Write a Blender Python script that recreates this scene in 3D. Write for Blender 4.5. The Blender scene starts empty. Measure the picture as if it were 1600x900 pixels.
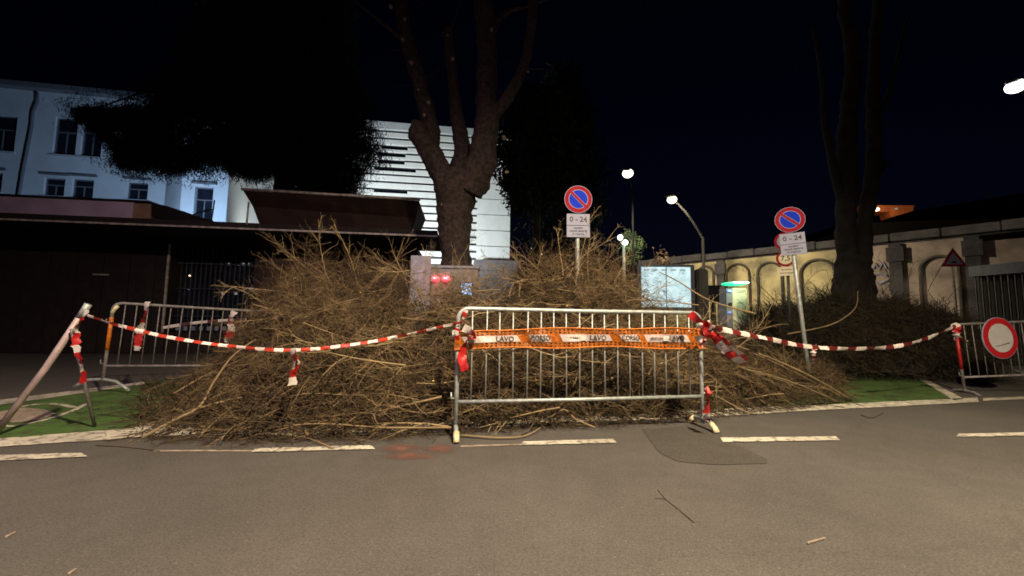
import bpy, bmesh, math, random
import numpy as np
from mathutils import Vector, Matrix
R = math.radians
random.seed(7); RNG = np.random.default_rng(7)
scene = bpy.context.scene
COL = scene.collection

# ------------------------------------------------------------------ camera
F = 620.0                                   # focal length in pixels of a 1600 wide picture
cam_d = bpy.data.cameras.new('camera'); cam = bpy.data.objects.new('camera', cam_d); COL.objects.link(cam)
cam_d.sensor_width = 36; cam_d.lens = F / 1600 * 36; cam_d.clip_start = 0.05; cam_d.clip_end = 3000
CAM = Vector((0, 0, 1.0))
cam.matrix_world = Matrix.Translation(CAM) @ Matrix.Rotation(R(90 + 4.7), 4, 'X') @ Matrix.Rotation(R(0.77), 4, 'Z')
CR = cam.matrix_world.to_3x3()
scene.camera = cam
cam_d.dof.use_dof = False

# ------------------------------------------------------------------ world, exposure
world = bpy.data.worlds.new('World'); scene.world = world; world.use_nodes = True
wn = world.node_tree; bg = wn.nodes['Background']
sky = wn.nodes.new('ShaderNodeTexSky'); sky.sky_type = 'NISHITA'; sky.sun_disc = False
sky.sun_elevation = R(-4.0); sky.sun_rotation = R(20); sky.air_density = 1.2
tint = wn.nodes.new('ShaderNodeMixRGB'); tint.blend_type = 'MULTIPLY'; tint.inputs[0].default_value = 1
tint.inputs[2].default_value = (0.16, 0.24, 0.85, 1)
wn.links.new(sky.outputs[0], tint.inputs[1]); wn.links.new(tint.outputs[0], bg.inputs[0])
bg.inputs[1].default_value = 0.05
scene.view_settings.view_transform = 'Standard'; scene.view_settings.look = 'None'
scene.view_settings.exposure = 0; scene.view_settings.gamma = 1
scene.view_settings.use_curve_mapping = False
scene.cycles.use_denoising = True
scene.cycles.pixel_filter_type = 'BLACKMAN_HARRIS'; scene.cycles.filter_width = 1.7
scene.cycles.max_bounces = 5
scene.cycles.sample_clamp_indirect = 3

# ------------------------------------------------------------------ measuring helpers
def ray(px, py):
    return CR @ Vector(((px - 800) / F, (450 - py) / F, -1))
def P(px, py, Y):                            # point of the place seen at a pixel, Y metres ahead
    d = ray(px, py); return CAM + d * (Y / d.y)
def G(px, py, z=0.0):                        # point of the ground
    d = ray(px, py); return CAM + d * ((z - CAM.z) / d.z)

# ------------------------------------------------------------------ materials
def mat(name, col, rough=0.8, metal=0.0, var=0.15, scale=8, bump=0.0, bscale=60, col2=None, spec=0.5,
        emit=None, estr=0, coord='Object', island=0.0):
    m = bpy.data.materials.new(name); m.use_nodes = True; n = m.node_tree.nodes; l = m.node_tree.links
    b = n['Principled BSDF']; b.inputs['Roughness'].default_value = rough; b.inputs['Metallic'].default_value = metal
    b.inputs['Specular IOR Level'].default_value = spec
    tc = n.new('ShaderNodeTexCoord')
    nz = n.new('ShaderNodeTexNoise'); nz.inputs['Scale'].default_value = scale; nz.inputs['Detail'].default_value = 5
    l.new(tc.outputs[coord], nz.inputs['Vector'])
    rp = n.new('ShaderNodeValToRGB')
    c2 = col2 if col2 else tuple(c * (1 - var) for c in col)
    c1 = col if col2 else tuple(min(1, c * (1 + var)) for c in col)
    rp.color_ramp.elements[0].color = (*c2, 1); rp.color_ramp.elements[1].color = (*c1, 1)
    rp.color_ramp.elements[0].position = 0.35; rp.color_ramp.elements[1].position = 0.65
    l.new(nz.outputs['Fac'], rp.inputs['Fac'])
    out = rp.outputs[0]
    if island:
        g = n.new('ShaderNodeNewGeometry'); mx = n.new('ShaderNodeMixRGB'); mx.blend_type = 'MULTIPLY'; mx.inputs[0].default_value = 1
        mr = n.new('ShaderNodeMapRange'); mr.inputs['To Min'].default_value = 1 - island; mr.inputs['To Max'].default_value = 1 + island
        l.new(g.outputs['Random Per Island'], mr.inputs['Value']); l.new(out, mx.inputs[1]); l.new(mr.outputs[0], mx.inputs[2])
        out = mx.outputs[0]
    l.new(out, b.inputs['Base Color'])
    if bump:
        n2 = n.new('ShaderNodeTexNoise'); n2.inputs['Scale'].default_value = bscale; n2.inputs['Detail'].default_value = 6
        l.new(tc.outputs[coord], n2.inputs['Vector'])
        bp = n.new('ShaderNodeBump'); bp.inputs['Strength'].default_value = bump; bp.inputs['Distance'].default_value = 0.02
        l.new(n2.outputs['Fac'], bp.inputs['Height']); l.new(bp.outputs[0], b.inputs['Normal'])
    if emit:
        b.inputs['Emission Color'].default_value = (*emit, 1); b.inputs['Emission Strength'].default_value = estr
    return m

def paint_mat(name, col, under, wear=0.5, scale=14, green=False):
    """worn road paint: bare asphalt shows through in patches"""
    m = bpy.data.materials.new(name); m.use_nodes = True; n = m.node_tree.nodes; l = m.node_tree.links
    b = n['Principled BSDF']; b.inputs['Roughness'].default_value = 0.8
    tc = n.new('ShaderNodeTexCoord')
    nz = n.new('ShaderNodeTexNoise'); nz.inputs['Scale'].default_value = scale; nz.inputs['Detail'].default_value = 8
    nz.inputs['Roughness'].default_value = 0.7
    l.new(tc.outputs['Object'], nz.inputs['Vector'])
    rp = n.new('ShaderNodeValToRGB'); rp.color_ramp.elements[0].position = wear - 0.06; rp.color_ramp.elements[1].position = wear + 0.05
    rp.color_ramp.elements[0].color = (*under, 1); rp.color_ramp.elements[1].color = (*col, 1)
    l.new(nz.outputs['Fac'], rp.inputs['Fac'])
    n3 = n.new('ShaderNodeTexNoise'); n3.inputs['Scale'].default_value = 2.2; n3.inputs['Detail'].default_value = 4
    l.new(tc.outputs['Object'], n3.inputs['Vector'])
    mr = n.new('ShaderNodeMapRange'); mr.inputs['From Min'].default_value = 0.3; mr.inputs['From Max'].default_value = 0.7
    mr.inputs['To Min'].default_value = 0.6; mr.inputs['To Max'].default_value = 1.2
    l.new(n3.outputs['Fac'], mr.inputs['Value'])
    mx = n.new('ShaderNodeMixRGB'); mx.blend_type = 'MULTIPLY'; mx.inputs[0].default_value = 1
    l.new(rp.outputs[0], mx.inputs[1]); l.new(mr.outputs[0], mx.inputs[2]); l.new(mx.outputs[0], b.inputs['Base Color'])
    n2 = n.new('ShaderNodeTexNoise'); n2.inputs['Scale'].default_value = 180; l.new(tc.outputs['Object'], n2.inputs['Vector'])
    bp = n.new('ShaderNodeBump'); bp.inputs['Strength'].default_value = 0.3; bp.inputs['Distance'].default_value = 0.01
    l.new(n2.outputs['Fac'], bp.inputs['Height']); l.new(bp.outputs[0], b.inputs['Normal'])
    return m

def asphalt_mat(name, base, dark=1.0):
    m = bpy.data.materials.new(name); m.use_nodes = True; n = m.node_tree.nodes; l = m.node_tree.links
    b = n['Principled BSDF']; b.inputs['Roughness'].default_value = 0.85; b.inputs['Specular IOR Level'].default_value = 0.3
    tc = n.new('ShaderNodeTexCoord')
    def noise(s, d=4, r=0.6):
        x = n.new('ShaderNodeTexNoise'); x.inputs['Scale'].default_value = s; x.inputs['Detail'].default_value = d
        x.inputs['Roughness'].default_value = r; l.new(tc.outputs['Object'], x.inputs['Vector']); return x
    def mul(a, bb):
        x = n.new('ShaderNodeMixRGB'); x.blend_type = 'MULTIPLY'; x.inputs[0].default_value = 1
        l.new(a, x.inputs[1]); l.new(bb, x.inputs[2]); return x.outputs[0]
    def rng(o, f0, f1, t0, t1):
        x = n.new('ShaderNodeMapRange'); x.inputs['From Min'].default_value = f0; x.inputs['From Max'].default_value = f1
        x.inputs['To Min'].default_value = t0; x.inputs['To Max'].default_value = t1; l.new(o, x.inputs['Value']); return x.outputs[0]
    c = n.new('ShaderNodeRGB'); c.outputs[0].default_value = (*base, 1)
    v = mul(c.outputs[0], rng(noise(0.7, 5).outputs['Fac'], 0.3, 0.7, 0.82, 1.15))
    v = mul(v, rng(noise(6, 5).outputs['Fac'], 0.3, 0.7, 0.92, 1.08))
    v = mul(v, rng(noise(60, 3, 0.8).outputs['Fac'], 0.3, 0.7, 0.72, 1.28))
    v = mul(v, rng(noise(130, 2, 0.8).outputs['Fac'], 0.35, 0.65, 0.7, 1.3))
    # pale chips of stone
    vo = n.new('ShaderNodeTexVoronoi'); vo.inputs['Scale'].default_value = 26; l.new(tc.outputs['Object'], vo.inputs['Vector'])
    sp = n.new('ShaderNodeValToRGB'); sp.color_ramp.elements[0].position = 0.05; sp.color_ramp.elements[1].position = 0.11
    sp.color_ramp.elements[0].color = (1, 1, 1, 1); sp.color_ramp.elements[1].color = (0, 0, 0, 1)
    l.new(vo.outputs['Distance'], sp.inputs['Fac'])
    sel = n.new('ShaderNodeMath'); sel.operation = 'GREATER_THAN'; sel.inputs[1].default_value = 0.72
    sx = n.new('ShaderNodeSeparateColor'); l.new(vo.outputs['Color'], sx.inputs[0]); l.new(sx.outputs[0], sel.inputs[0])
    mm = n.new('ShaderNodeMath'); mm.operation = 'MULTIPLY'; l.new(sp.outputs[0], mm.inputs[0]); l.new(sel.outputs[0], mm.inputs[1])
    m2 = n.new('ShaderNodeMath'); m2.operation = 'MULTIPLY'; m2.inputs[1].default_value = 0.5; l.new(mm.outputs[0], m2.inputs[0])
    mx = n.new('ShaderNodeMixRGB'); l.new(m2.outputs[0], mx.inputs[0]); l.new(v, mx.inputs[1]); mx.inputs[2].default_value = (0.3, 0.28, 0.23, 1)
    # cracks
    vc = n.new('ShaderNodeTexVoronoi'); vc.feature = 'DISTANCE_TO_EDGE'; vc.inputs['Scale'].default_value = 0.45
    wob = n.new('ShaderNodeMixRGB'); wob.inputs[0].default_value = 0.25; l.new(tc.outputs['Object'], wob.inputs[1]); l.new(noise(2.5, 6).outputs['Color'], wob.inputs[2])
    l.new(wob.outputs[0], vc.inputs['Vector'])
    ck = n.new('ShaderNodeValToRGB'); ck.color_ramp.elements[0].position = 0.001; ck.color_ramp.elements[1].position = 0.006
    ck.color_ramp.elements[0].color = (0.9, 0.9, 0.9, 1); ck.color_ramp.elements[1].color = (1, 1, 1, 1)
    l.new(vc.outputs['Distance'], ck.inputs['Fac'])
    l.new(mul(mx.outputs[0], ck.outputs[0]), b.inputs['Base Color'])
    bp = n.new('ShaderNodeBump'); bp.inputs['Strength'].default_value = 0.55; bp.inputs['Distance'].default_value = 0.012
    l.new(noise(95, 5, 0.7).outputs['Fac'], bp.inputs['Height']); l.new(bp.outputs[0], b.inputs['Normal'])
    return m

ASPH = (0.078, 0.073, 0.067)
M = {}
M['asphalt'] = asphalt_mat('asphalt', ASPH)
M['patch'] = asphalt_mat('asphalt_patch', (0.058, 0.054, 0.048))
M['far_ground'] = mat('far_ground', (0.05, 0.045, 0.04), 0.95, scale=0.5, bump=0.3)
M['white_paint'] = paint_mat('road_paint', (0.52, 0.49, 0.40), (0.15, 0.14, 0.125), 0.455, 15)
M['green_paint'] = paint_mat('green_paint', (0.055, 0.125, 0.022), (0.050, 0.062, 0.026), 0.46, 6)
M['tan_paint'] = paint_mat('faded_paint', (0.34, 0.28, 0.22), (0.2, 0.165, 0.12), 0.47, 12)
M['red_spray'] = mat('red_spray', (0.15, 0.065, 0.05), 0.9)
_n = M['red_spray'].node_tree.nodes; _l = M['red_spray'].node_tree.links
_tc = _n.new('ShaderNodeTexCoord'); _mp = _n.new('ShaderNodeMapping'); _mp.inputs['Location'].default_value = (-1, -1, 0); _mp.inputs['Scale'].default_value = (2, 2, 0)
_gr = _n.new('ShaderNodeTexGradient'); _gr.gradient_type = 'SPHERICAL'; _nz = _n.new('ShaderNodeTexNoise'); _nz.inputs['Scale'].default_value = 7; _nz.inputs['Detail'].default_value = 6
_mu = _n.new('ShaderNodeMath'); _mu.operation = 'MULTIPLY'; _mr = _n.new('ShaderNodeMapRange'); _mr.inputs['From Min'].default_value = 0.08; _mr.inputs['From Max'].default_value = 0.5; _mr.inputs['To Max'].default_value = 0.8
_l.new(_tc.outputs['Generated'], _mp.inputs[0]); _l.new(_mp.outputs[0], _gr.inputs[0]); _l.new(_tc.outputs['Object'], _nz.inputs['Vector'])
_l.new(_gr.outputs['Fac'], _mu.inputs[0]); _l.new(_nz.outputs['Fac'], _mu.inputs[1]); _l.new(_mu.outputs[0], _mr.inputs['Value']); _l.new(_mr.outputs[0], _n['Principled BSDF'].inputs['Alpha'])
M['galv'] = mat('galvanised', (0.36, 0.40, 0.39), 0.5, 0.45, 0.22, 22, bump=0.15)
M['galv_dark'] = mat('galvanised_dark', (0.19, 0.18, 0.18), 0.65, 0.3, 0.3, 14, bump=0.2)  # darker, rougher zinc than the front barrier's
M['cream'] = mat('cream_cap', (0.62, 0.55, 0.34), 0.6, var=0.25, scale=25)
M['tape_red'] = mat('tape_red', (0.36, 0.012, 0.014), 0.35, var=0.2, scale=12, bump=0.4, bscale=40)
M['tape_orange'] = mat('tape_orange', (0.45, 0.045, 0.02), 0.35, var=0.2, scale=12)
M['tape_dull'] = mat('tape_dull', (0.13, 0.014, 0.014), 0.5, var=0.2, scale=12)
M['tape_bright'] = mat('tape_bright', (0.74, 0.68, 0.64), 0.35, var=0.08, scale=12)
M['tape_white'] = mat('tape_white', (0.52, 0.48, 0.46), 0.35, var=0.12, scale=12, bump=0.4, bscale=40)
M['orange'] = mat('orange_mesh', (0.56, 0.155, 0.014), 0.32, var=0.3, scale=30, bump=0.5, bscale=70)
M['tag_white'] = mat('tag_white', (0.40, 0.34, 0.33), 0.5, var=0.08, scale=18)
M['ink'] = mat('ink', (0.03, 0.025, 0.02), 0.6)
M['ink_grey'] = mat('ink_grey', (0.2, 0.19, 0.18), 0.6)
M['sign_red'] = mat('sign_red', (0.28, 0.006, 0.018), 0.75, spec=0.2, var=0.1)
M['sign_blue'] = mat('sign_blue', (0.004, 0.03, 0.50), 0.75, spec=0.2, var=0.1)
M['sign_white'] = mat('sign_white', (0.29, 0.31, 0.42), 0.75, spec=0.2, var=0.06)
M['sign_cream'] = mat('sign_cream', (0.75, 0.70, 0.50), 0.75, spec=0.2, var=0.1)
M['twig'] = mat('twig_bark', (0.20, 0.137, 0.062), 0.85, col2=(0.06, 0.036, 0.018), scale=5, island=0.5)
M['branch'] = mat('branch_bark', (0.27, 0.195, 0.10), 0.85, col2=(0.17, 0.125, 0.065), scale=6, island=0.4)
M['inner'] = mat('inner_twigs', (0.055, 0.036, 0.016), 0.9, col2=(0.026, 0.017, 0.008), scale=4, island=0.5)  # dark tone holds the shade inside the heap; loose sticks share it
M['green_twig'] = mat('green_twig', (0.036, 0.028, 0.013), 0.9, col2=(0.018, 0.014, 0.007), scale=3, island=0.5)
M['litter'] = mat('dry_litter', (0.05, 0.032, 0.013), 0.9, col2=(0.022, 0.014, 0.006), scale=3, island=0.6)
M['bark'] = mat('tree_bark', (0.062, 0.043, 0.038), 0.95, col2=(0.018, 0.013, 0.012), scale=13, bump=1.0, bscale=26)
M['scar'] = mat('cut_wood', (0.28, 0.22, 0.17), 0.85, var=0.3, scale=20)
M['needle'] = mat('cedar_needles', (0.010, 0.015, 0.011), 0.9, island=0.5)
M['dark_wood'] = mat('dark_wood', (0.012, 0.007, 0.006), 0.75, var=0.4, scale=6, bump=0.3)
M['rust_board'] = mat('rust_board', (0.030, 0.013, 0.009), 0.7, var=0.4, scale=3, bump=0.2)
M['edge_metal'] = mat('edge_metal', (0.50, 0.46, 0.43), 0.55, 0.3, 0.35, 9)
M['lilac'] = mat('purple_lit_render', (0.72, 0.58, 0.80), 0.85, var=0.12, scale=2)  # lilac tint carries the purple light that falls on the parapet
M['tan_render'] = mat('tan_render', (0.40, 0.27, 0.2), 0.85, var=0.2, scale=4)
M['blue_render'] = mat('pale_render', (0.55, 0.58, 0.62), 0.9, var=0.07, scale=0.8, bump=0.2)
M['frame_dark'] = mat('window_frame_grey', (0.13, 0.13, 0.15), 0.7)
M['pane'] = mat('dark_pane', (0.012, 0.014, 0.022), 0.08, var=0.3, scale=1.5, spec=0.6)
M['board_white'] = mat('white_board', (0.78, 0.80, 0.80), 0.7, var=0.05, scale=1.5)
M['board_grey'] = mat('grey_base_slab', (0.42, 0.44, 0.47), 0.8, var=0.12, scale=2)
M['roof_dark'] = mat('roof_dark', (0.03, 0.03, 0.04), 0.8)
M['wall_yellow'] = mat('yellow_plaster', (0.62, 0.55, 0.30), 0.9, col2=(0.22, 0.205, 0.13), scale=1.3, bump=0.3, bscale=9)
M['wall_pink'] = mat('beige_plaster', (0.46, 0.39, 0.33), 0.9, col2=(0.22, 0.19, 0.16), scale=1.6, bump=0.3, bscale=9)
M['coping'] = mat('stone_coping', (0.05, 0.05, 0.055), 0.9, var=0.35, scale=2.5, bump=0.4, bscale=14)
M['arch'] = mat('arch_moulding', (0.07, 0.065, 0.05), 0.9, var=0.3, scale=4)
M['dark_metal'] = mat('dark_metal', (0.035, 0.035, 0.04), 0.5, 0.3, 0.3)
M['pole_black'] = mat('pole_black', (0.010, 0.010, 0.010), 0.8)
M['black'] = mat('black_void', (0.008, 0.007, 0.006), 0.9)
M['blue_metal'] = mat('blue_grey_metal', (0.045, 0.055, 0.075), 0.5, 0.2, 0.3)
M['screen'] = mat('lit_map', (0.36, 0.50, 0.55), 0.5, col2=(0.22, 0.33, 0.38), scale=7, emit=(0.42, 0.62, 0.66), estr=1.5)
_n = M['screen'].node_tree; _r = [x for x in _n.nodes if x.type == 'VALTORGB'][0]; _n.links.new(_r.outputs[0], _n.nodes['Principled BSDF'].inputs['Emission Color'])
M['charger'] = mat('charger_body', (0.82, 0.82, 0.62), 0.5, var=0.08, scale=4)
M['charger_side'] = mat('charger_side', (0.25, 0.29, 0.33), 0.5, var=0.1)
M['panel_pale'] = mat('pale_panel', (0.22, 0.25, 0.33), 0.7, var=0.2, scale=9)
M['panel_pink'] = mat('pinkish_panel', (0.21, 0.19, 0.21), 0.7, var=0.15, scale=6)
M['orange_eave'] = mat('orange_eave', (0.62, 0.17, 0.05), 0.8, var=0.2, scale=2)
M['leaf_lit'] = mat('pale_leaf', (0.16, 0.24, 0.11), 0.7, island=0.4)
M['hill'] = mat('hill', (0.006, 0.008, 0.006), 1.0, scale=0.05)
def glow(name, col, s):
    m = bpy.data.materials.new(name); m.use_nodes = True; b = m.node_tree.nodes['Principled BSDF']
    b.inputs['Base Color'].default_value = (0.5, 0.5, 0.5, 1)
    b.inputs['Emission Color'].default_value = (*col, 1); b.inputs['Emission Strength'].default_value = s; return m
M['glow_warm'] = glow('glow_warm', (1.0, 0.84, 0.58), 3.2)
M['glow_white'] = glow('glow_white', (1.0, 0.93, 0.85), 4)
m_ = bpy.data.materials.new('frosted'); m_.use_nodes = True; n_ = m_.node_tree.nodes; n_.clear(); M['frosted'] = m_
_o = n_.new('ShaderNodeOutputMaterial'); _t = n_.new('ShaderNodeBsdfTransparent'); _e = n_.new('ShaderNodeEmission'); _x = n_.new('ShaderNodeAddShader')
_e.inputs[0].default_value = (1.0, 0.62, 0.32, 1); _e.inputs[1].default_value = 0.07
m_.node_tree.links.new(_t.outputs[0], _x.inputs[0]); m_.node_tree.links.new(_e.outputs[0], _x.inputs[1]); m_.node_tree.links.new(_x.outputs[0], _o.inputs[0])
M['glow_cool'] = glow('glow_cool', (0.9, 1.0, 0.92), 3)
M['glow_green'] = glow('glow_green', (0.0, 0.9, 0.42), 1.3)
M['glow_core'] = glow('glow_core', (0.4, 1.0, 0.75), 1.8)
M['glow_blue'] = glow('glow_blue', (0.02, 0.25, 1.0), 1.2)
M['glow_cyan'] = glow('glow_cyan', (0.06, 0.5, 1.0), 2.0)
M['glow_red'] = glow('glow_red', (1.0, 0.015, 0.05), 5)
M['glow_redcore'] = glow('glow_redcore', (1.0, 0.55, 0.6), 3.0)
M['glow_dim'] = glow('glow_dim', (0.55, 0.6, 0.75), 0.22)

# ------------------------------------------------------------------ object helpers
def tag(o, label=None, cat=None, group=None, kind=None):
    if label: o['label'] = label
    if cat: o['category'] = cat
    if group: o['group'] = group
    if kind: o['kind'] = kind
    return o
def empty(name, loc, rz=0, label=None, cat=None, group=None):
    o = bpy.data.objects.new(name, None); COL.objects.link(o); o.location = loc; o.rotation_euler = (0, 0, rz)
    o.empty_display_size = 0.2
    return tag(o, label, cat, group)
def link(name, me, m, parent=None):
    if m is not None:
        for x in (m if isinstance(m, (list, tuple)) else [m]): me.materials.append(x)
    o = bpy.data.objects.new(name, me); COL.objects.link(o)
    if parent: o.parent = parent
    return o
def obj(name, bm, m, parent=None, smooth=False):
    me = bpy.data.meshes.new(name); bm.normal_update(); bm.to_mesh(me); bm.free()
    if smooth:
        for p in me.polygons: p.use_smooth = True
    return link(name, me, m, parent)
def NB(): return bmesh.new()
def box(bm, x0, x1, y0, y1, z0, z1, bev=0):
    v = [bm.verts.new(p) for p in ((x0,y0,z0),(x1,y0,z0),(x1,y1,z0),(x0,y1,z0),(x0,y0,z1),(x1,y0,z1),(x1,y1,z1),(x0,y1,z1))]
    fs = [bm.faces.new([v[i] for i in f]) for f in ((3,2,1,0),(4,5,6,7),(0,1,5,4),(1,2,6,5),(2,3,7,6),(3,0,4,7))]
    if bev:
        es = list({e for f in fs for e in f.edges})
        bmesh.ops.bevel(bm, geom=es, offset=bev, segments=2, affect='EDGES')
    return bm
def bxo(name, m, parent, x0, x1, y0, y1, z0, z1, bev=0): return obj(name, box(NB(), x0, x1, y0, y1, z0, z1, bev), m, parent)
def tube(bm, pts, rad, n=10, cap=True):
    pts = [Vector(p) for p in pts]
    rads = rad if isinstance(rad, (list, tuple)) else [rad] * len(pts)
    rings = []; up = None
    for i, p in enumerate(pts):
        t = (pts[min(i+1, len(pts)-1)] - pts[max(i-1, 0)]).normalized()
        if up is None: up = Vector((0,0,1)) if abs(t.z) < 0.9 else Vector((1,0,0))
        a = t.cross(up).normalized(); up = a.cross(t).normalized()
        rings.append([bm.verts.new(p + (a*math.cos(2*math.pi*k/n) + up*math.sin(2*math.pi*k/n)) * rads[i]) for k in range(n)])
    for r0, r1 in zip(rings, rings[1:]):
        for k in range(n): bm.faces.new((r0[k], r0[(k+1)%n], r1[(k+1)%n], r1[k]))
    if cap and n > 2: bm.faces.new(rings[0][::-1]); bm.faces.new(rings[-1])
    return bm
def tubo(name, m, parent, pts, rad, n=10): return obj(name, tube(NB(), pts, rad, n), m, parent, True)
def disc(bm, cx, cz, r, y0, y1, n=40, rx=None):
    rx = rx or r
    a = [bm.verts.new((cx + rx*math.cos(2*math.pi*k/n), y0, cz + r*math.sin(2*math.pi*k/n))) for k in range(n)]
    b = [bm.verts.new((v.co.x, y1, v.co.z)) for v in a]
    bm.faces.new(a); bm.faces.new(b[::-1])
    for k in range(n): bm.faces.new((a[(k+1)%n], a[k], b[k], b[(k+1)%n]))
    return bm
def ball(bm, c, r, seg=16, rings=10, sx=1, sz=1):
    g = bmesh.ops.create_uvsphere(bm, u_segments=seg, v_segments=rings, radius=r)
    for v in g['verts']: v.co = Vector((v.co.x*sx, v.co.y*sx, v.co.z*sz)) + Vector(c)
    return bm
def poly(bm, pts, y0, y1):                   # outline in x,z given a thickness in y
    a = [bm.verts.new((x, y0, z)) for x, z in pts]; b = [bm.verts.new((x, y1, z)) for x, z in pts]
    bm.faces.new(a); bm.faces.new(b[::-1]); n = len(a)
    for k in range(n): bm.faces.new((a[(k+1)%n], a[k], b[k], b[(k+1)%n]))
    bmesh.ops.recalc_face_normals(bm, faces=bm.faces[:])
    return bm
def text(name, body, m, parent, x, y, z, size, bold=0.0, sx=1.0):
    c = bpy.data.curves.new(name, 'FONT'); c.body = body; c.size = size; c.align_x = 'CENTER'; c.align_y = 'CENTER'
    c.extrude = 0.0008; c.offset = bold; c.resolution_u = 2
    t = bpy.data.objects.new('tmp', c); COL.objects.link(t)
    dg = bpy.context.evaluated_depsgraph_get(); me = bpy.data.meshes.new_from_object(t.evaluated_get(dg))
    bpy.data.objects.remove(t); bpy.data.curves.remove(c)
    me.transform(Matrix.Translation((x, y, z)) @ Matrix.Rotation(R(90), 4, 'X') @ Matrix.Diagonal((sx, 1, 1, 1)))
    me.materials.clear(); me.name = name
    return link(name, me, m, parent)

class Plane:                                 # an upright plane through two ground points, u to the right, v away
    def __init__(s, A, B):
        s.A = Vector((A[0], A[1], 0)); s.u = (Vector((B[0], B[1], 0)) - s.A).normalized()
        s.v = Vector((-s.u.y, s.u.x, 0)); s.rz = math.atan2(s.u.y, s.u.x)
    def uz(s, px, py, v=0):
        d = ray(px, py); o = s.A + s.v * v
        t = (o - CAM).dot(s.v) / d.dot(s.v); p = CAM + d * t
        return (p - s.A).dot(s.u), p.z
def pr(pl, x0, y0, x1, y1):                  # pixel rectangle -> u0,u1,z0,z1 on the plane
    a = pl.uz(x0, (y0+y1)/2)[0]; b = pl.uz(x1, (y0+y1)/2)[0]
    zt = pl.uz((x0+x1)/2, y0)[1]; zb = pl.uz((x0+x1)/2, y1)[1]
    return a, b, zb, zt

def many_tubes(name, lines, radii, m, parent=None, sides=3):
    """lines N,K,3; radii N,K -> one mesh of thin tubes"""
    L = np.asarray(lines, float); N, K, _ = L.shape; r = np.asarray(radii, float)
    t = np.gradient(L, axis=1); t /= np.linalg.norm(t, axis=2, keepdims=True) + 1e-9
    ref = np.tile(np.array([0.31, 0.17, 0.93]), (N, K, 1))
    a = np.cross(t, ref); a /= np.linalg.norm(a, axis=2, keepdims=True) + 1e-9; b = np.cross(t, a)
    ang = np.arange(sides) * 2 * np.pi / sides
    V = L[:, :, None, :] + r[:, :, None, None] * (a[:, :, None, :] * np.cos(ang)[None, None, :, None] + b[:, :, None, :] * np.sin(ang)[None, None, :, None])
    idx = np.arange(N*K*sides).reshape(N, K, sides)
    i0 = idx[:, :-1, :]; i1 = idx[:, 1:, :]
    Fq = np.stack([i0, np.roll(i0, -1, 2), np.roll(i1, -1, 2), i1], -1).reshape(-1, 4)
    me = bpy.data.meshes.new(name); V = V.reshape(-1, 3)
    me.vertices.add(len(V)); me.vertices.foreach_set('co', V.ravel().astype(np.float32))
    me.loops.add(Fq.size); me.loops.foreach_set('vertex_index', Fq.ravel().astype(np.int32))
    me.polygons.add(len(Fq)); me.polygons.foreach_set('loop_start', (np.arange(len(Fq))*4).astype(np.int32))
    me.polygons.foreach_set('loop_total', np.full(len(Fq), 4, np.int32))
    me.polygons.foreach_set('use_smooth', np.ones(len(Fq), bool))
    me.update(calc_edges=True)
    return link(name, me, m, parent) if m else me
def many_quads(name, C, U, V, m, parent=None):   # centre, half axis u, half axis v
    N = len(C); Q = np.stack([C-U-V, C+U-V*0.3, C+U+V, C-U+V*0.3], 1).reshape(-1, 3)
    me = bpy.data.meshes.new(name); me.vertices.add(N*4); me.vertices.foreach_set('co', Q.ravel().astype(np.float32))
    me.loops.add(N*4); me.loops.foreach_set('vertex_index', np.arange(N*4, dtype=np.int32))
    me.polygons.add(N); me.polygons.foreach_set('loop_start', np.arange(0, N*4, 4, dtype=np.int32)); me.polygons.foreach_set('loop_total', np.full(N, 4, np.int32))
    me.update(calc_edges=True); return link(name, me, m, parent)

# ------------------------------------------------------------------ ground
def sheet(name, pts, z, m, parent=None, sub=0):
    bm = NB(); f = bm.faces.new([bm.verts.new((p[0], p[1], z)) for p in pts])
    bmesh.ops.recalc_face_normals(bm, faces=[f])
    if f.normal.z < 0: f.normal_flip()
    return obj(name, bm, m, parent)
ground = tag(sheet('ground', [(-900,-60),(900,-60),(900,1500),(-900,1500)], -0.05, M['far_ground']), kind='structure')
road = tag(sheet('road', [(-45,-14),(45,-14),(45,11.2),(-45,11.2)], 0.0, M['asphalt']), kind='structure')
def jag(a, b, n, amp):                       # uneven edge from a to b
    return [(a[0]+(b[0]-a[0])*i/n + random.uniform(-amp, amp)*0.5, a[1]+(b[1]-a[1])*i/n + random.uniform(-amp, amp)) for i in range(n+1)]
def stripe(name, pa, pb, pc, pd, z, m, parent, amp=0.008, n=14):      # pixels: lower edge pa-pb, upper edge pd-pc
    a, b, c, d = [G(*q) for q in (pa, pb, pc, pd)]
    return sheet(name, jag(a, b, n, amp) + jag(c, d, n, amp), z, m, parent)
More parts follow.
